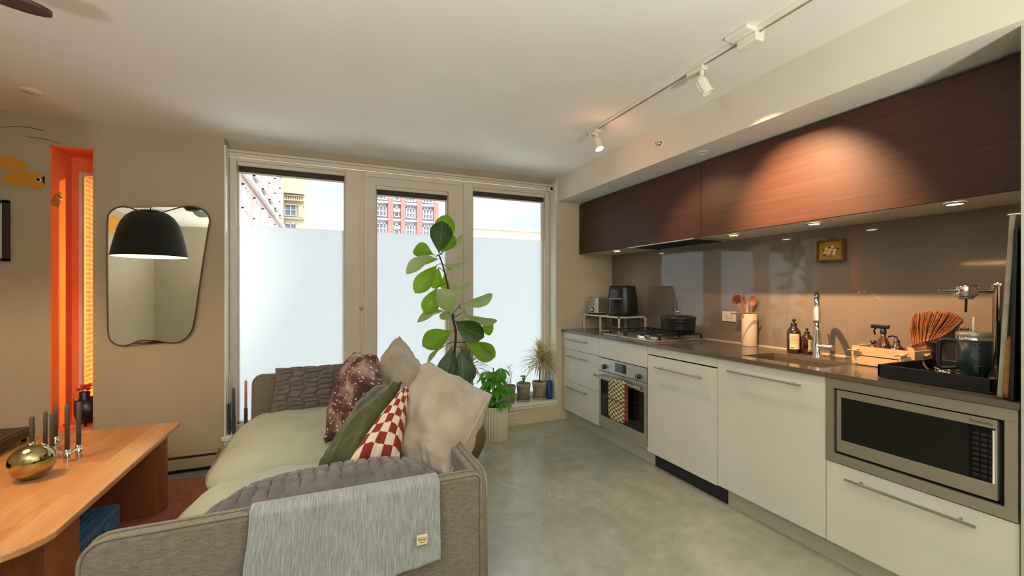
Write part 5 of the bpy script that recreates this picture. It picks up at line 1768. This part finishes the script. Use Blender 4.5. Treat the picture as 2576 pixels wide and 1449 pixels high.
decal('cloud_decal', 'upper mustard cloud decal cut off by the left picture edge', [(-60, 405), (-20, 394), (10, 392), (40, 398), (62, 409), (69, 421), (66, 428), (40, 428), (10, 427), (-40, 425), (-70, 420)], M['yellow'], Y=YW - .0004)
decal('cloud_decal', 'lower mustard cloud decal with a dark eye on the left wall', [(5, 448), (16, 438), (40, 433), (75, 434), (108, 440), (112, 444), (102, 448), (104, 456), (112, 463), (110, 472), (92, 476), (72, 470), (50, 466), (20, 462)], M['yellow'], Y=YW - .0004,
      eye=[(97, 452.5, 8, 5, 'purewhite', 1, 'eye_white'), (96, 452, 5.5, 4, 'eyedark', 2, 'pupil')])
decal('bird_decal', 'small tan bird shaped decal on the orange niche side', [(129, 508), (134, 494), (145, 485), (157, 483.5), (150, 490), (147, 500), (155, 501), (154, 510), (147, 518), (145, 524), (142, 519), (133, 518)], M['tan'], X=NX0 + .0064,
      eye=[(151, 499, 5.5, 4.2, 'purewhite', 1, 'eye_white'), (151, 497, 4.8, 3.5, 'eyedark', 2, 'pupil')])

# framed print
x1_ = at(27, 580, Y=YW).x
zt_, zb_ = at(20, 505, Y=YW).z, at(20, 658, Y=YW).z
fpz = thing('picture_frame', 'dark walnut picture frame cut off by the left edge of the photo', 'picture', (x1_ - .22, YW - .001, (zt_ + zb_) / 2))
hw_, hh_ = .22, (zt_ - zb_) / 2
m_ = MB(); t_ = .030
m_.box(-hw_, hw_, -.020, -.001, hh_ - .020, hh_, bev=.002).box(-hw_, hw_, -.020, -.001, -hh_, -hh_ + .020, bev=.002).box(-hw_, -hw_ + t_, -.020, -.001, -hh_, hh_, bev=.002).box(hw_ - t_, hw_, -.020, -.001, -hh_, hh_, bev=.002)
m_.build('frame', M['picframe'], fpz)
MB().box(-hw_ + .01, hw_ - .01, -.010, -.002, -hh_ + .01, hh_ - .01).build('print', M['print'], fpz)

# thin wires on the wall
for (pts, lab) in (([(-40, 322), (0, 320), (40, 318.5), (75, 321), (112, 329)], 'upper thin dark wire curving along the left wall'),
                   ([(65, 344), (100, 348), (130, 354), (155, 362)], 'lower thin dark wire on the wall above the orange niche')):
    P3 = [at(a, b, Y=YW - .004) for a, b in pts]
    MB().tube(smoothpts(P3, 5, False), .0013, 6).build('wall_wire', M['ink'], label=lab, cat='wire', group='thin wires on the left wall')
# ceiling hook
hq = at(76, 228, Z=ZC)
hk = thing('ceiling_hook', 'small hook screwed into a round plate on the ceiling at the left', 'hook', hq)
MB().lathe([(.048, 0), (.044, -.005), (0, -.007)], n=28).build('plate', M['ceiling'], hk)
MB().lathe([(.016, -.006), (.014, -.014), (0, -.014)], n=20).build('boss', M['rope'], hk)
MB().tube(smoothpts([(0, 0, -.012), (0, 0, -.040), (.006, -.002, -.056), (.020, -.005, -.058), (.026, -.006, -.044)], 6, False), .0024, 8).build('hook', M['rope'], hk)

# ================================================================== mirror
mp_ = [(271, 560), (276, 536), (296, 522), (318, 521), (340, 527), (372, 536), (400, 536), (430, 528), (462, 520), (490, 521), (515, 531), (527, 552), (523, 580),
       (510, 660), (496, 760), (487, 815), (478, 838), (462, 854), (440, 861), (415, 860), (390, 856), (365, 855), (345, 859), (322, 868), (300, 868), (282, 860), (273, 842), (271, 800), (270, 680)]
pts = smoothpts([(a, b, 0) for a, b in mp_], 5)
mc_ = at(392, 700, Y=YW - .02)
mir = thing('wall_mirror', 'curvy asymmetrical wall mirror with thin brass edge on the left wall', 'mirror', mc_)
P3 = [at(p.x, p.y, Y=YW - .022) - mc_ for p in pts]
g_ = MB()
lo = [g_.bm.verts.new(p + Vector((0, .004, 0))) for p in P3]; hi = [g_.bm.verts.new(p) for p in P3]
g_.bm.faces.new(hi)
g_.bm.faces.new(lo[::-1])
for i in range(len(lo)):
    j = (i + 1) % len(lo); g_.bm.faces.new((lo[i], hi[i], hi[j], lo[j]))
bmesh.ops.triangulate(g_.bm, faces=list(g_.bm.faces))
bmesh.ops.recalc_face_normals(g_.bm, faces=list(g_.bm.faces))
g_.build('mirror_glass', M['mirror'], mir)
M['edge'] = mat('dark_bronze_edge', '#6A5D44', 0.3, 1.0, col2='#5A4E38', scale=8)
MB().tube(P3 + [P3[0], P3[1]], .0042, 8, cap=False).build('rim', M['edge'], mir)
bk_ = MB()
lo = [bk_.bm.verts.new(p * .93 + Vector((0, .0205, 0))) for p in P3[::3]]; hi = [bk_.bm.verts.new(p * .93 + Vector((0, .005, 0))) for p in P3[::3]]
bk_.bm.faces.new(lo[::-1]); bk_.bm.faces.new(hi)
for i in range(len(lo)):
    j = (i + 1) % len(lo); bk_.bm.faces.new((lo[i], hi[i], hi[j], lo[j]))
bk_.build('backing', M['picframe'], mir)

# pendant lamp that the mirror shows
pd = thing('pendant_lamp', 'large charcoal dome pendant lamp seen reflected in the curvy mirror', 'lamp', PEND)
R_ = .285
prof = []
sh = [(R_, 0), (R_ * .965, .06), (R_ * .90, .15), (R_ * .83, .24), (R_ * .75, .31), (R_ * .62, .37), (R_ * .46, .410), (R_ * .25, .432), (.03, .438)]
inn = [(r - .006, h - .004) for r, h in sh][::-1]
MB().lathe(sh, n=56).build('shade', M['lampshade'], pd)
M['shadein'] = mat('warm_white_lining', '#EFE6D6', 0.7, col2='#EAE0CE', scale=5)
MB().lathe([(r - .005, h) for r, h in sh], n=56).build('lining', M['shadein'], pd)
MB().tube([(0, 0, .436), (0, 0, ZC - PEND[2] - .03)], .004, 8).build('cord', M['black'], pd)
MB().lathe([(.055, ZC - PEND[2] - .001), (.055, ZC - PEND[2] - .02), (.02, ZC - PEND[2] - .035), (0, ZC - PEND[2] - .035)], n=28).build('canopy', M['lampshade'], pd)
M['bulb'] = mat('warm_bulb', '#FFE8C8', 0.4, col2='#FFE8C8', emit='#FFC88A', estr=12)
MB().ball((0, 0, .20), .045, 3).build('bulb', M['bulb'], pd)
light('pendant_bulb_light', 'POINT', Vector(PEND) + Vector((0, 0, .10)), L_PEND, (1, .74, .46), size=.05)
# decal on the left wall seen in the mirror
dm = MB()
ol = smoothpts([(-.55, 2.27, 0), (-.30, 2.30, 0), (-.05, 2.25, 0), (.10, 2.22, 0), (-.02, 2.17, 0), (.06, 2.10, 0), (-.05, 2.03, 0), (-.25, 2.05, 0), (-.22, 2.09, 0), (-.55, 2.10, 0)], 5)
dm.prism([(p.x, p.y) for p in ol], XL + .0004, XL + .002, 'YZ')
dm.build('cloud_decal', M['yellow'], label='mustard cloud decal seen reflected in the mirror beside the lamp', cat='wall decal')

# ceiling fan
tipq = at(137, 40, Z=2.165)
hubv = Vector((tipq.x - .52, tipq.y - .30, 2.19))
fn_ = thing('ceiling_fan', 'dark wooden ceiling fan blade reaching in at the top left', 'fan', (hubv.x, hubv.y, 0))
MB().lathe([(0, 2.13), (.07, 2.13), (.095, 2.16), (.095, 2.22), (.05, 2.25), (.014, 2.26), (.014, 2.35), (.06, 2.355), (.06, ZC - .001)], n=32).build('motor', M['picframe'], fn_)
dirv = (tipq - hubv); dirv.z = 0; Lb = dirv.length + .0; a0 = math.atan2(dirv.y, dirv.x)
for k in range(3):
    a = a0 + k * 2 * PI / 3
    d_ = Vector((math.cos(a), math.sin(a), 0)); s_ = Vector((-d_.y, d_.x, 0)) + Vector((0, 0, .22)); s_.normalize()
    b_ = MB()
    n_ = d_.cross(s_)
    prof = []
    outl = []
    for i in range(13):
        f_ = i / 12
        w_ = .040 + .042 * math.sin(min(1, f_ * 1.25) * PI / 2)
        outl.append((.10 + (Lb - .10 - w_) * f_, w_))
    ring = [(p[0], -p[1]) for p in outl]
    xe, we = outl[-1]
    for i in range(1, 10):
        an = -PI / 2 + PI * i / 10
        ring.append((xe + we * .95 * math.cos(an), we * math.sin(an)))
    ring += [(p[0], p[1]) for p in outl[::-1]]
    lo = [b_.bm.verts.new(Vector((0, 0, 2.165)) + d_ * x_ + s_ * y_ - n_ * .006) for x_, y_ in ring]
    hi = [b_.bm.verts.new(Vector((0, 0, 2.165)) + d_ * x_ + s_ * y_ + n_ * .006) for x_, y_ in ring]
    b_.bm.faces.new(lo[::-1]); b_.bm.faces.new(hi)
    for i in range(len(lo)):
        j = (i + 1) % len(lo); b_.bm.faces.new((lo[i], hi[i], hi[j], lo[j]))
    bmesh.ops.recalc_face_normals(b_.bm, faces=list(b_.bm.faces))
    bo = b_.build('blade', M['fan'], fn_)
    MB().ball(Vector((0, 0, 2.157)) + d_ * (Lb - .12) + s_ * .01, .006, 2).build('screw', M['chrome'], bo)

# ================================================================== ceiling track, heads, small fixtures
TXK = 1.672
trk = thing('ceiling_track', 'long white lighting track on the ceiling above the kitchen aisle', 'track', (TXK, 0, ZC))
t0 = at(1462, 339, Z=ZC - .018).y
MB().box(-.017, .017, -1.2, t0, -.018, -.0005, bev=.002).build('rail', M['white_metal'], trk)
MB().box(-.006, .006, -1.2, t0 - .01, -.0190, -.0178).build('rail_slot', M['steel_d'], trk)
fy = at(1856, 95, Z=ZC - .03).y
MB().box(-.075, .035, fy - .055, fy + .055, -.020, -.0006, bev=.003).build('junction_plate', M['white_metal'], trk)
MB().box(-.026, .026, fy - .06, fy + .035, -.058, -.0195, bev=.006).build('power_feed', M['white_metal'], trk)


def head(y, aim, lab, on, n=1):
    h_ = thing('track_spotlight', lab, 'spotlight', (TXK, y, ZC - .0195), group='white spotlights on the ceiling track')
    MB().box(-.019, .019, -.05, .05, -.022, -.0005, bev=.003).build('adapter', M['white_metal'], h_)
    MB().tube([(0, -.03, -.02), (0, -.03, -.075)], .010, 12).build('stem', M['white_metal'], h_)
    pv = Vector((0, -.03, -.078))
    wp = Vector((TXK, y, ZC - .0195)) + pv
    d_ = (Vector(aim) - wp).normalized()
    q_ = d_.to_track_quat('Z', 'Y')
    can = MB()
    can.lathe([(.010, -.030), (.019, -.024), (.023, -.01), (.025, .045), (.030, .055), (.030, .062), (.026, .062), (.024, .050), (0, .048)], n=28)
    for k in range(8):
        a = k * PI / 4
        can.obox((.024 * math.cos(a), .024 * math.sin(a), .016), (.0022 * math.cos(a), .003 * math.sin(a), 0), (-.0015 * math.sin(a), .0015 * math.cos(a), 0), (0, 0, .026))
    for v in can.bm.verts: v.co = q_ @ v.co + pv
    can.build('housing', M['white_metal'], h_)
    b_ = MB().ball((0, 0, .048), .018, 3, (1, 1, .45))
    for v in b_.bm.verts: v.co = q_ @ v.co + pv
    b_.build('bulb', M['spotglow'] if on else M['outlet'], h_)
    return wp + d_ * .075, d_


M['spotglow'] = mat('glowing_spot_bulb', '#FFE2C0', 0.4, col2='#FFE2C0', emit='#FFB676', estr=40)
hy1 = at(1478, 338, Z=ZC - .05).y
p1, d1 = head(hy1, (1.86, 1.98, .85), 'small lit spotlight at the far end of the ceiling track', True)
light('spot_lamp', 'SPOT', p1, L_SPOT1, WARM, aim=(2.45, 1.75, .85), size=.008, spot_size=1.4, spot_blend=.6)
light('spot_glow', 'POINT', p1 + d1 * .02, L_GLOW, (1, .5, .3), size=.02)
hy2 = at(1735, 185, Z=ZC - .05).y
aim2 = (2.30, 1.36, 1.74)
p2, d2 = head(hy2, (2.14, 1.22, 1.10), 'white spotlight in the middle of the track turned towards the dark cabinets', False)
light('spot_lamp', 'SPOT', p2, L_SPOT2, (1, .60, .32), aim=(2.55, 1.43, 1.40), size=.015, spot_size=1.2, spot_blend=1.0)
light('track_fill_spot', 'SPOT', (TXK, -.3, 2.25), L_TRK_FILL, (1, .72, .45), aim=(2.2, 1.1, 1.0), size=.02, spot_size=1.6, spot_blend=.7)  # extra fill spot added out of view, no head on the rail

# sprinkler / recessed ring / camera
sq = at(1662, 362, X=2.052)
sp_ = thing('sprinkler', 'round white sprinkler head on the face of the soffit', 'sprinkler', sq)
MB().lathe([(.030, 0), (.028, -.006), (.017, -.009), (.015, -.004)], n=28, axis='X').build('escutcheon', M['white_metal'], sp_)
MB().lathe([(.012, -.004), (.010, -.020), (.004, -.022), (.004, -.034), (.014, -.035), (.014, -.037), (0, -.037)], n=16, axis='X').build('head', M['chrome'], sp_)
rq = at(1768, 383, Z=2.125)
rl = thing('recessed_light', 'shallow round recessed light in the underside of the soffit', 'light', (rq.x, rq.y, 2.1248))
MB().lathe([(.036, 0), (.036, -.004), (.030, -.006), (.029, -.002)], n=32).build('ring', M['white_metal'], rl)
MB().lathe([(.029, -.0025), (0, -.0025)], n=32).build('lens', M['soffit'], rl)
qc = at(1385, 476, Y=YF - .05)
cmr = thing('security_camera', 'small white security camera with dark face in the top window corner', 'camera', qc)
MB().prism(stadium(-.024, .024, -.022, .022, .012, 6), -.018, .018, 'XZ', bev=.003).build('shell', M['purewhite'], cmr)
MB().prism(stadium(-.016, .016, -.015, .015, .006, 5), -.0205, -.0182, 'XZ').build('face', M['black'], cmr)
MB().tube([(.005, .016, -.002), (.012, .030, -.010), (.022, .046, -.012)], .006, 10).build('mount', M['purewhite'], cmr)
cc = [qc + Vector((.030, .03, -.02)), Vector((2.03, YW - .004, 2.08)), at(1412, 540, Y=YW - .004), at(1438, 590, Y=YW - .004), at(1455, 650, Y=YW - .004), at(1470, 700, Y=YW - .004), at(1478, 768, Y=YW - .004)]
MB().tube(smoothpts(cc, 6, False), .0016, 6).build('cable', M['white_metal'], label='thin white camera cable running down the kitchen wall to the outlet', cat='cable')
# ================================================================== plants
# fiddle leaf fig behind the sofa
FY = 3.06
fgp = at(1172, 1100, Y=FY)
fg = thing('fiddle_leaf_fig', 'tall fiddle leaf fig tree with big green leaves behind the sofa', 'plant', (.90, FY, 0))
O = Vector((.90, FY, 0))
trunkpx = [(1168, 1040), (1160, 990), (1150, 930), (1143, 895), (1146, 855), (1146, 830), (1139, 800), (1140, 790), (1131, 745), (1128, 730), (1122, 700), (1115, 672), (1108, 650), (1104, 642)]
tp_ = [at(a, b, Y=FY) - O for a, b in trunkpx]
tp_[0] = Vector((.02, 0, .24))
MB().tube(smoothpts(tp_, 4, False), [.011 - .006 * i / (4 * (len(tp_) - 1)) for i in range(4 * (len(tp_) - 1) + 1)], 8).build('trunk', M['stem'], fg)
# (stem point px, blade base px, tip px, width px, dY base, dY tip, roll, material, curl)
LV = [
    ((1104, 642), (1112, 640), (1122, 540), 52, .02, .10, 0.0, 'leaf', .05),
    ((1104, 642), (1104, 638), (1113, 556), 56, -.03, -.10, 0.0, 'leafdk', -.04),
    ((1106, 642), (1110, 636), (1143, 592), 26, .0, -.04, .5, 'leaf', .10),
    ((1106, 642), (1116, 632), (1164, 590), 16, .03, -.02, 1.0, 'leafpale', .08),
    ((1103, 643), (1092, 642), (1038, 634), 36, .04, .06, .7, 'leaf', .22),
    ((1103, 644), (1096, 646), (1022, 690), 30, -.03, -.10, .6, 'leafpale', .16),
    ((1106, 650), (1104, 652), (1060, 658), 22, .05, .12, .4, 'leaf', .1),
    ((1112, 664), (1116, 666), (1171, 662), 14, .0, -.03, 1.1, 'leafpale', .06),
    ((1112, 664), (1118, 668), (1140, 674), 14, .06, .12, .4, 'leaf', .06),
    ((1112, 664), (1100, 666), (1044, 738), 44, -.02, -.06, .1, 'leaf', .05),
    ((1122, 690), (1104, 672), (1090, 726), 38, .05, .08, .2, 'leaf', .05),
    ((1122, 700), (1118, 690), (1122, 730), 26, .04, .08, .3, 'leaf', .05),
    ((1124, 712), (1100, 722), (1072, 792), 44, -.02, -.03, .0, 'leaf', .04),
    ((1130, 728), (1132, 726), (1186, 712), 14, .02, .0, 1.1, 'leafpale', .06),
    ((1139, 800), (1142, 790), (1100, 728), 48, -.05, -.12, .3, 'leafpale', .14),
    ((1139, 795), (1158, 764), (1240, 740), 28, -.02, -.10, .8, 'leafpale', .12),
    ((1139, 798), (1124, 782), (1050, 812), 18, .02, -.04, .9, 'leafpale', .12),
    ((1140, 800), (1138, 804), (1106, 792), 24, .05, .10, .5, 'leafpale', .1),
    ((1142, 800), (1150, 796), (1172, 782), 22, .06, .12, .5, 'leafpale', .1),
    ((1141, 800), (1160, 788), (1252, 808), 22, -.02, -.08, .8, 'leafpale', .10),
    ((1143, 815), (1144, 808), (1218, 848), 54, -.08, -.20, .25, 'leafdk', .10),
    ((1146, 830), (1206, 826), (1241, 826), 34, .06, .10, .2, 'leaf', .05),
    ((1146, 835), (1138, 832), (1062, 870), 52, .0, -.02, .1, 'leaf', .05),
    ((1146, 862), (1170, 862), (1246, 898), 50, .0, -.03, .05, 'leaf', .05),
    ((1146, 862), (1206, 860), (1240, 896), 12, -.04, -.08, 1.0, 'leafpale', .05),
    ((1144, 874), (1136, 872), (1122, 966), 54, -.05, -.10, .15, 'leafdk', .05),
    ((1146, 872), (1162, 876), (1166, 972), 66, -.07, -.14, .0, 'leafdk', .06),
    ((1145, 870), (1142, 880), (1138, 928), 18, .05, .06, .6, 'leafpale', .03),
    ((1146, 860), (1126, 866), (1075, 920), 10, .0, -.04, 1.2, 'leafpale', .10),
]
for i, (sp0, bp, tp0, wpx, dyb, dyt, roll, mm, curl) in enumerate(LV):
    b_ = at(bp[0], bp[1], Y=FY + dyb) - O
    t_ = at(tp0[0], tp0[1], Y=FY + dyt) - O
    s0 = at(sp0[0], sp0[1], Y=FY) - O
    zc = (FY + dyb) * cY + (b_.x + O.x) * sY
    wd = wpx * zc / F_PX
    view = -(b_ + O - Vector((0, 0, CH))).normalized()
    ax = (t_ - b_).normalized()
    wd = wd / max(.35, math.cos(roll) if roll < 1.2 else .35)
    nrm = Matrix.Rotation(roll, 3, ax) @ view
    lm = MB()
    leafmesh(lm, b_, t_, wd, nrm, curl=curl, fold=.18, wav=.022, ovate=.66, seed=i * 1.7, nu=10, nv=16)
    lo_ = lm.build('leaf', M[mm], fg)
    if (s0 - b_).length > .008:
        MB().tube([s0, (s0 + b_) / 2 + Vector((0, 0, .004)), b_], .0024, 6).build('leaf_stalk', M['stem'], lo_)
op = thing('olive_pot', 'round olive ceramic pot half hidden behind the sofa', 'pot', (.90, FY, 0))
MB().lathe([(0, 0), (.10, 0), (.135, .03), (.175, .11), (.185, .18), (.165, .25), (.135, .285), (.125, .285), (.15, .24), (.168, .18), (.10, .05), (0, .04)], n=44).build('vessel', M['pot_olive'], op)
MB().lathe([(.150, .235), (.02, .242), (0, .242)], n=36).build('soil', M['soil'], op)

# schefflera in the ribbed pot
rp_ = at(1247, 1113, Z=0)
rpc = Vector((rp_.x + .035, rp_.y + .085, 0))
wp_ = thing('ribbed_pot', 'white ribbed cylinder planter on the concrete floor', 'pot', rpc)
MB().lathe([(.098, 0), (.100, .004), (.102, .275), (.100, .283), (.088, .283), (.086, .02), (0, .02)], n=180, ribs=26, ribamp=.10).build('vessel', M['pot_white'], wp_)
MB().lathe([(.087, .255), (0, .262)], n=32).build('soil', M['soil'], wp_)
sf = thing('schefflera', 'bushy umbrella plant growing in the white ribbed planter', 'plant', rpc + Vector((0, 0, .262)))
random.seed(11)
MB().tube([(0, 0, 0), (-.01, .0, .15), (-.02, .01, .34)], [.008, .006, .004], 8).build('stem', M['stem'], sf)
for k in range(19):
    a = k * 2.4 + .3; h = .03 + .30 * (k / 18) + random.uniform(-.02, .02)
    out_r = .035 + .05 * random.random() + .02 * (1 - k / 14)
    c = Vector((-.02 * k / 14 + out_r * math.cos(a), out_r * math.sin(a), h + .02))
    MB().tube([(-.01 * k / 14, 0, h - .05 if h > .06 else 0), c], .0018, 5).build('leaf_stalk', M['leafsch'], sf)
    lm = MB()
    nl = 7
    outd = Vector((math.cos(a), math.sin(a), 0))
    for j in range(nl):
        b_ = 2 * PI * j / nl + k
        d_ = Vector((math.cos(b_), math.sin(b_), -.75 - .5 * random.random())).normalized()
        L_ = random.uniform(.085, .13)
        d_ = (d_ + outd * .25).normalized()
        leafmesh(lm, c + d_ * .008, c + d_ * L_, L_ * .36, (0, 0, 1), curl=.10, fold=.2, wav=.01, ovate=.55, seed=k + j, nu=4, nv=8)
    lm.build('leaflet_cluster', M['leafsch'], sf)


def dracaena(loc, height, n, L, lab, m, seed, stems=((0, 0),), spread=1.0, up=.0):
    e_ = thing('dracaena', lab, 'plant', loc)
    random.seed(seed)
    for si, (sx_, sy_) in enumerate(stems):
        hh_ = height * (1 - .18 * si)
        top = Vector((sx_, sy_, hh_))
        MB().tube([(sx_ * .3, sy_ * .3, 0), (sx_ * .7, sy_ * .7, hh_ * .5), top], [.0045, .0038, .0036], 7).build('stem', M['stem'], e_)
        lm = MB()
        nn = n // len(stems)
        for k in range(nn):
            a = k * 2.39996; f_ = k / nn
            el = math.radians(82 - 100 * f_ * spread) + up
            d_ = Vector((math.cos(a) * math.cos(el), math.sin(a) * math.cos(el), math.sin(el)))
            l_ = L * random.uniform(.75, 1.1)
            b_ = top + Vector((0, 0, .03 * (1 - f_) - .015))
            tip = b_ + d_ * l_ + Vector((0, 0, -.22 * l_ * f_))
            nrm = Vector((0, 0, 1)) if abs(d_.z) < .9 else Vector((math.cos(a + PI), math.sin(a + PI), .2))
            wt_ = tip + Vector(loc)
            if wt_.x > 1.99 and wt_.y > 3.60: tip.y = 3.60 - loc[1]; tip.x = min(tip.x, 2.02 - loc[0])
            if wt_.y > 3.80: tip.y = 3.80 - loc[1]
            leafmesh(lm, b_, tip, .015, nrm, curl=.14, fold=.3, wav=0, ovate=.3, nu=2, nv=9)
        lm.build('leaf_rosette', m, e_)
    return e_


def sillpot(px, pyb, r, h, lab, m, flare=.86, saucer=True, X=None):
    q = at(px, pyb, Z=.2)
    loc = Vector((q.x, 3.735, .2005))
    # keep the sight line
    k = 3.735 / q.y
    loc.x = q.x * k
    e_ = thing('clay_pot', lab, 'pot', loc, group='pots on the window sill')
    if saucer:
        MB().lathe([(0, 0), (r * .92, 0), (r * .97, h * .12), (r * .90, h * .12), (r * .86, h * .05), (0, h * .05)], n=32).build('saucer', m, e_)
        z0 = h * .055
    else: z0 = 0
    MB().lathe([(0, z0), (r * flare * .86, z0), (r * .97, h * .80), (r, h * .81), (r, h), (r * .90, h), (r * .84, z0 + .01), (0, z0 + .01)], n=36).build('vessel', m, e_)
    MB().lathe([(r * .89, h * .93), (0, h * .95)], n=28).build('soil', M['soil'], e_)
    return loc


l1 = sillpot(1281, 1014, .062, .160, 'tan clay pot without saucer, leftmost on the window sill', M['pot_stone'], .95, False)
l2 = sillpot(1317, 1009, .069, .168, 'grey clay pot with saucer in the middle of the window sill', M['pot_stone'])
l3 = sillpot(1357, 1004, .072, .172, 'pinkish clay pot with saucer, rightmost on the window sill', M['pot_terra'])
dracaena(l3 + Vector((0, 0, .164)), .21, 170, .23, 'spiky yellow edged dracaena in the rightmost sill pot', M['leafdrac'], 21, ((0, 0), (.012, .0)), 1.05)
# small bare stemmed plant in the left pot
bp_ = thing('spindly_plant', 'spindly grey pink stems growing in the leftmost sill pot', 'plant', l1 + Vector((0, 0, .152)))
random.seed(4)
sm_ = MB()
for k in range(7):
    a = random.random() * 2 * PI; h_ = random.uniform(.06, .17)
    sm_.tube([(.015 * math.cos(a), .015 * math.sin(a), 0), (.02 * math.cos(a), .02 * math.sin(a), h_ * .6), (.026 * math.cos(a), .026 * math.sin(a), h_)], .0018, 5)
sm_.build('stems', M['leafdracp'], bp_)
lm = MB()
for k in range(10):
    a = k * 2.4; l_ = .07
    b_ = Vector((0, 0, .09 + .01 * k))
    leafmesh(lm, b_, b_ + Vector((math.cos(a) * .7, math.sin(a) * .7, .6)) * l_, .008, (0, 0, 1), curl=.1, nu=2, nv=6, ovate=.3)
lm.build('leaves', M['leafdracp'], bp_)
# succulent in the middle pot
su = thing('succulent', 'small grey green paddle succulent in the middle sill pot', 'plant', l2 + Vector((0, 0, .160)))
MB().tube([(0, 0, 0), (-.004, -.01, .03), (-.010, -.012, .06)], .004, 8).build('stem', M['stem'], su)
for (c, s_) in (((-.002, -.015, .045), (1, .5, 1.5)), ((-.030, -.015, .030), (1.6, .8, .4)), ((-.018, -.012, .078), (1.5, .7, .55)), ((.006, -.01, .07), (.8, .5, 1.2)), ((-.02, -.02, .055), (.6, .6, .8))):
    MB().ball(c, .014, 3, s_).build('pad', M['succ'], su)
mo = MB()
random.seed(6)
for k in range(26):
    a = random.random() * 2 * PI; rr = .044 * math.sqrt(random.random())
    mo.ball((rr * math.cos(a), rr * math.sin(a), .006), random.uniform(.006, .012), 1, (1, 1, .7))
mo.build('moss', M['succ'], su)
# larger pale dracaena on the sill behind the ribbed pot, in its own pot
l0 = Vector((1.155, 3.735, .2005))
e_ = thing('clay_pot', 'small dark pot on the sill behind the umbrella plant', 'pot', l0)
MB().lathe([(0, 0), (.042, 0), (.050, .12), (.044, .12), (.038, .01), (0, .01)], n=28).build('vessel', M['pot_stone'], e_)
MB().lathe([(.045, .108), (0, .112)], n=24).build('soil', M['soil'], e_)
dracaena(l0 + Vector((0, 0, .111)), .30, 90, .27, 'pale wispy dracaena on the sill behind the umbrella plant', M['leafdracp'], 31, ((0, 0), (.02, .0)), 1.0)
# zebra striped snake-like leaves just behind the pillow
zz_ = thing('spiky_plant', 'short spiky grey green plant on the sill behind the sofa pillow', 'plant', (1.075, 3.72, .2005))
lm = MB()
for k in range(16):
    a = k * 2.4; el = math.radians(80 - 3 * k)
    d_ = Vector((math.cos(a) * math.cos(el), math.sin(a) * math.cos(el) * .5, math.sin(el)))
    leafmesh(lm, (0, 0, .09), Vector((0, 0, .09)) + d_ * .20, .022, (0, -1, .1), curl=.08, nu=2, nv=8, ovate=.3)
lm.build('leaves', M['leafdracp'], zz_)
MB().lathe([(0, 0), (.034, 0), (.040, .10), (.034, .10), (.03, .01), (0, .01)], n=24).build('pot', M['pot_stone'], zz_)

# blue bottle bag with ring
bq = at(1384, 1003, Z=.2); k_ = 3.725 / bq.y
bg_ = thing('blue_watering_can', 'tall blue enamel can with round wire handle at the right end of the sill', 'can', (min(bq.x * k_, 1.984), 3.712, .2005))
MB().lathe([(0, 0), (.037, 0), (.037, .02), (.034, .165), (.030, .172), (0, .172)], n=32).build('body', M['bluebag'], bg_)
MB().tube([(.046 * math.cos(a), 0, .205 + .046 * math.sin(a)) for a in [2 * PI * i / 28 for i in range(29)]], .0018, 6).build('ring_handle', M['stem'], bg_)
MB().tube([(-.018, 0, .17), (-.006, 0, .215), (.006, 0, .215), (.018, 0, .17)], .0028, 8).build('neck_strap', M['steel'], bg_)

# candles on the left sill
def sillcandle(px, pyt, pym, pyb, Y, lab, m, r=.0095, hm='candleholder', zb=.2005):
    t_ = at(px, pyt, Y=Y); mdl = at(px, pym, Y=Y)
    e_ = thing('taper_candle', lab, 'candle', (mdl.x, Y, mdl.z - .02), group='taper candles at the left window')
    L_ = t_.z - mdl.z + .02
    MB().lathe([(0, 0), (r, 0), (r * .96, L_ - .012), (r * .3, L_), (0, L_)], n=18).build('wax', m, e_)
    MB().tube([(0, 0, L_ - .002), (.001, 0, L_ + .014)], .0011, 6).build('wick', M['candle_w'], e_)
    h_ = thing('candle_holder', 'dark smoked stick holder under the %s' % lab.split(',')[0], 'candle holder', (mdl.x, Y, zb))
    H_ = mdl.z - zb
    MB().lathe([(0, 0), (r * .9, 0), (r * 1.3, H_ * .12), (r * 1.35, H_ - .004), (r * 1.28, H_), (r * 1.02, H_), (r * 1.02, H_ - .022), (0, H_ - .022)], n=20).build('stick', M[hm], h_)
sillcandle(577, 942, 1016, 1085, 3.70, 'ribbed ivory taper candle, leftmost by the window jamb', M['candle_w'])
sillcandle(588, 975, 1050, 1088, 3.69, 'slate taper candle, second from the window jamb', M['candle_g'])
sillcandle(618.5, 956, 1027, 1060, 3.72, 'pink taper candle, rightmost in front of the frosted pane', M['candle_p'])

# ---------------------------------------------------------------- colour management
SC.view_settings.view_transform = 'Standard'
SC.view_settings.look = 'None'
SC.view_settings.exposure = EXPO
SC.view_settings.gamma = 1.0
SC.view_settings.use_curve_mapping = False
SC.cycles.max_bounces = 10
SC.cycles.diffuse_bounces = 6
SC.cycles.glossy_bounces = 5
SC.cycles.transparent_max_bounces = 12
SC.cycles.transmission_bounces = 8
SC.cycles.sample_clamp_indirect = 8
SC.cycles.caustics_reflective = False
SC.cycles.caustics_refractive = False
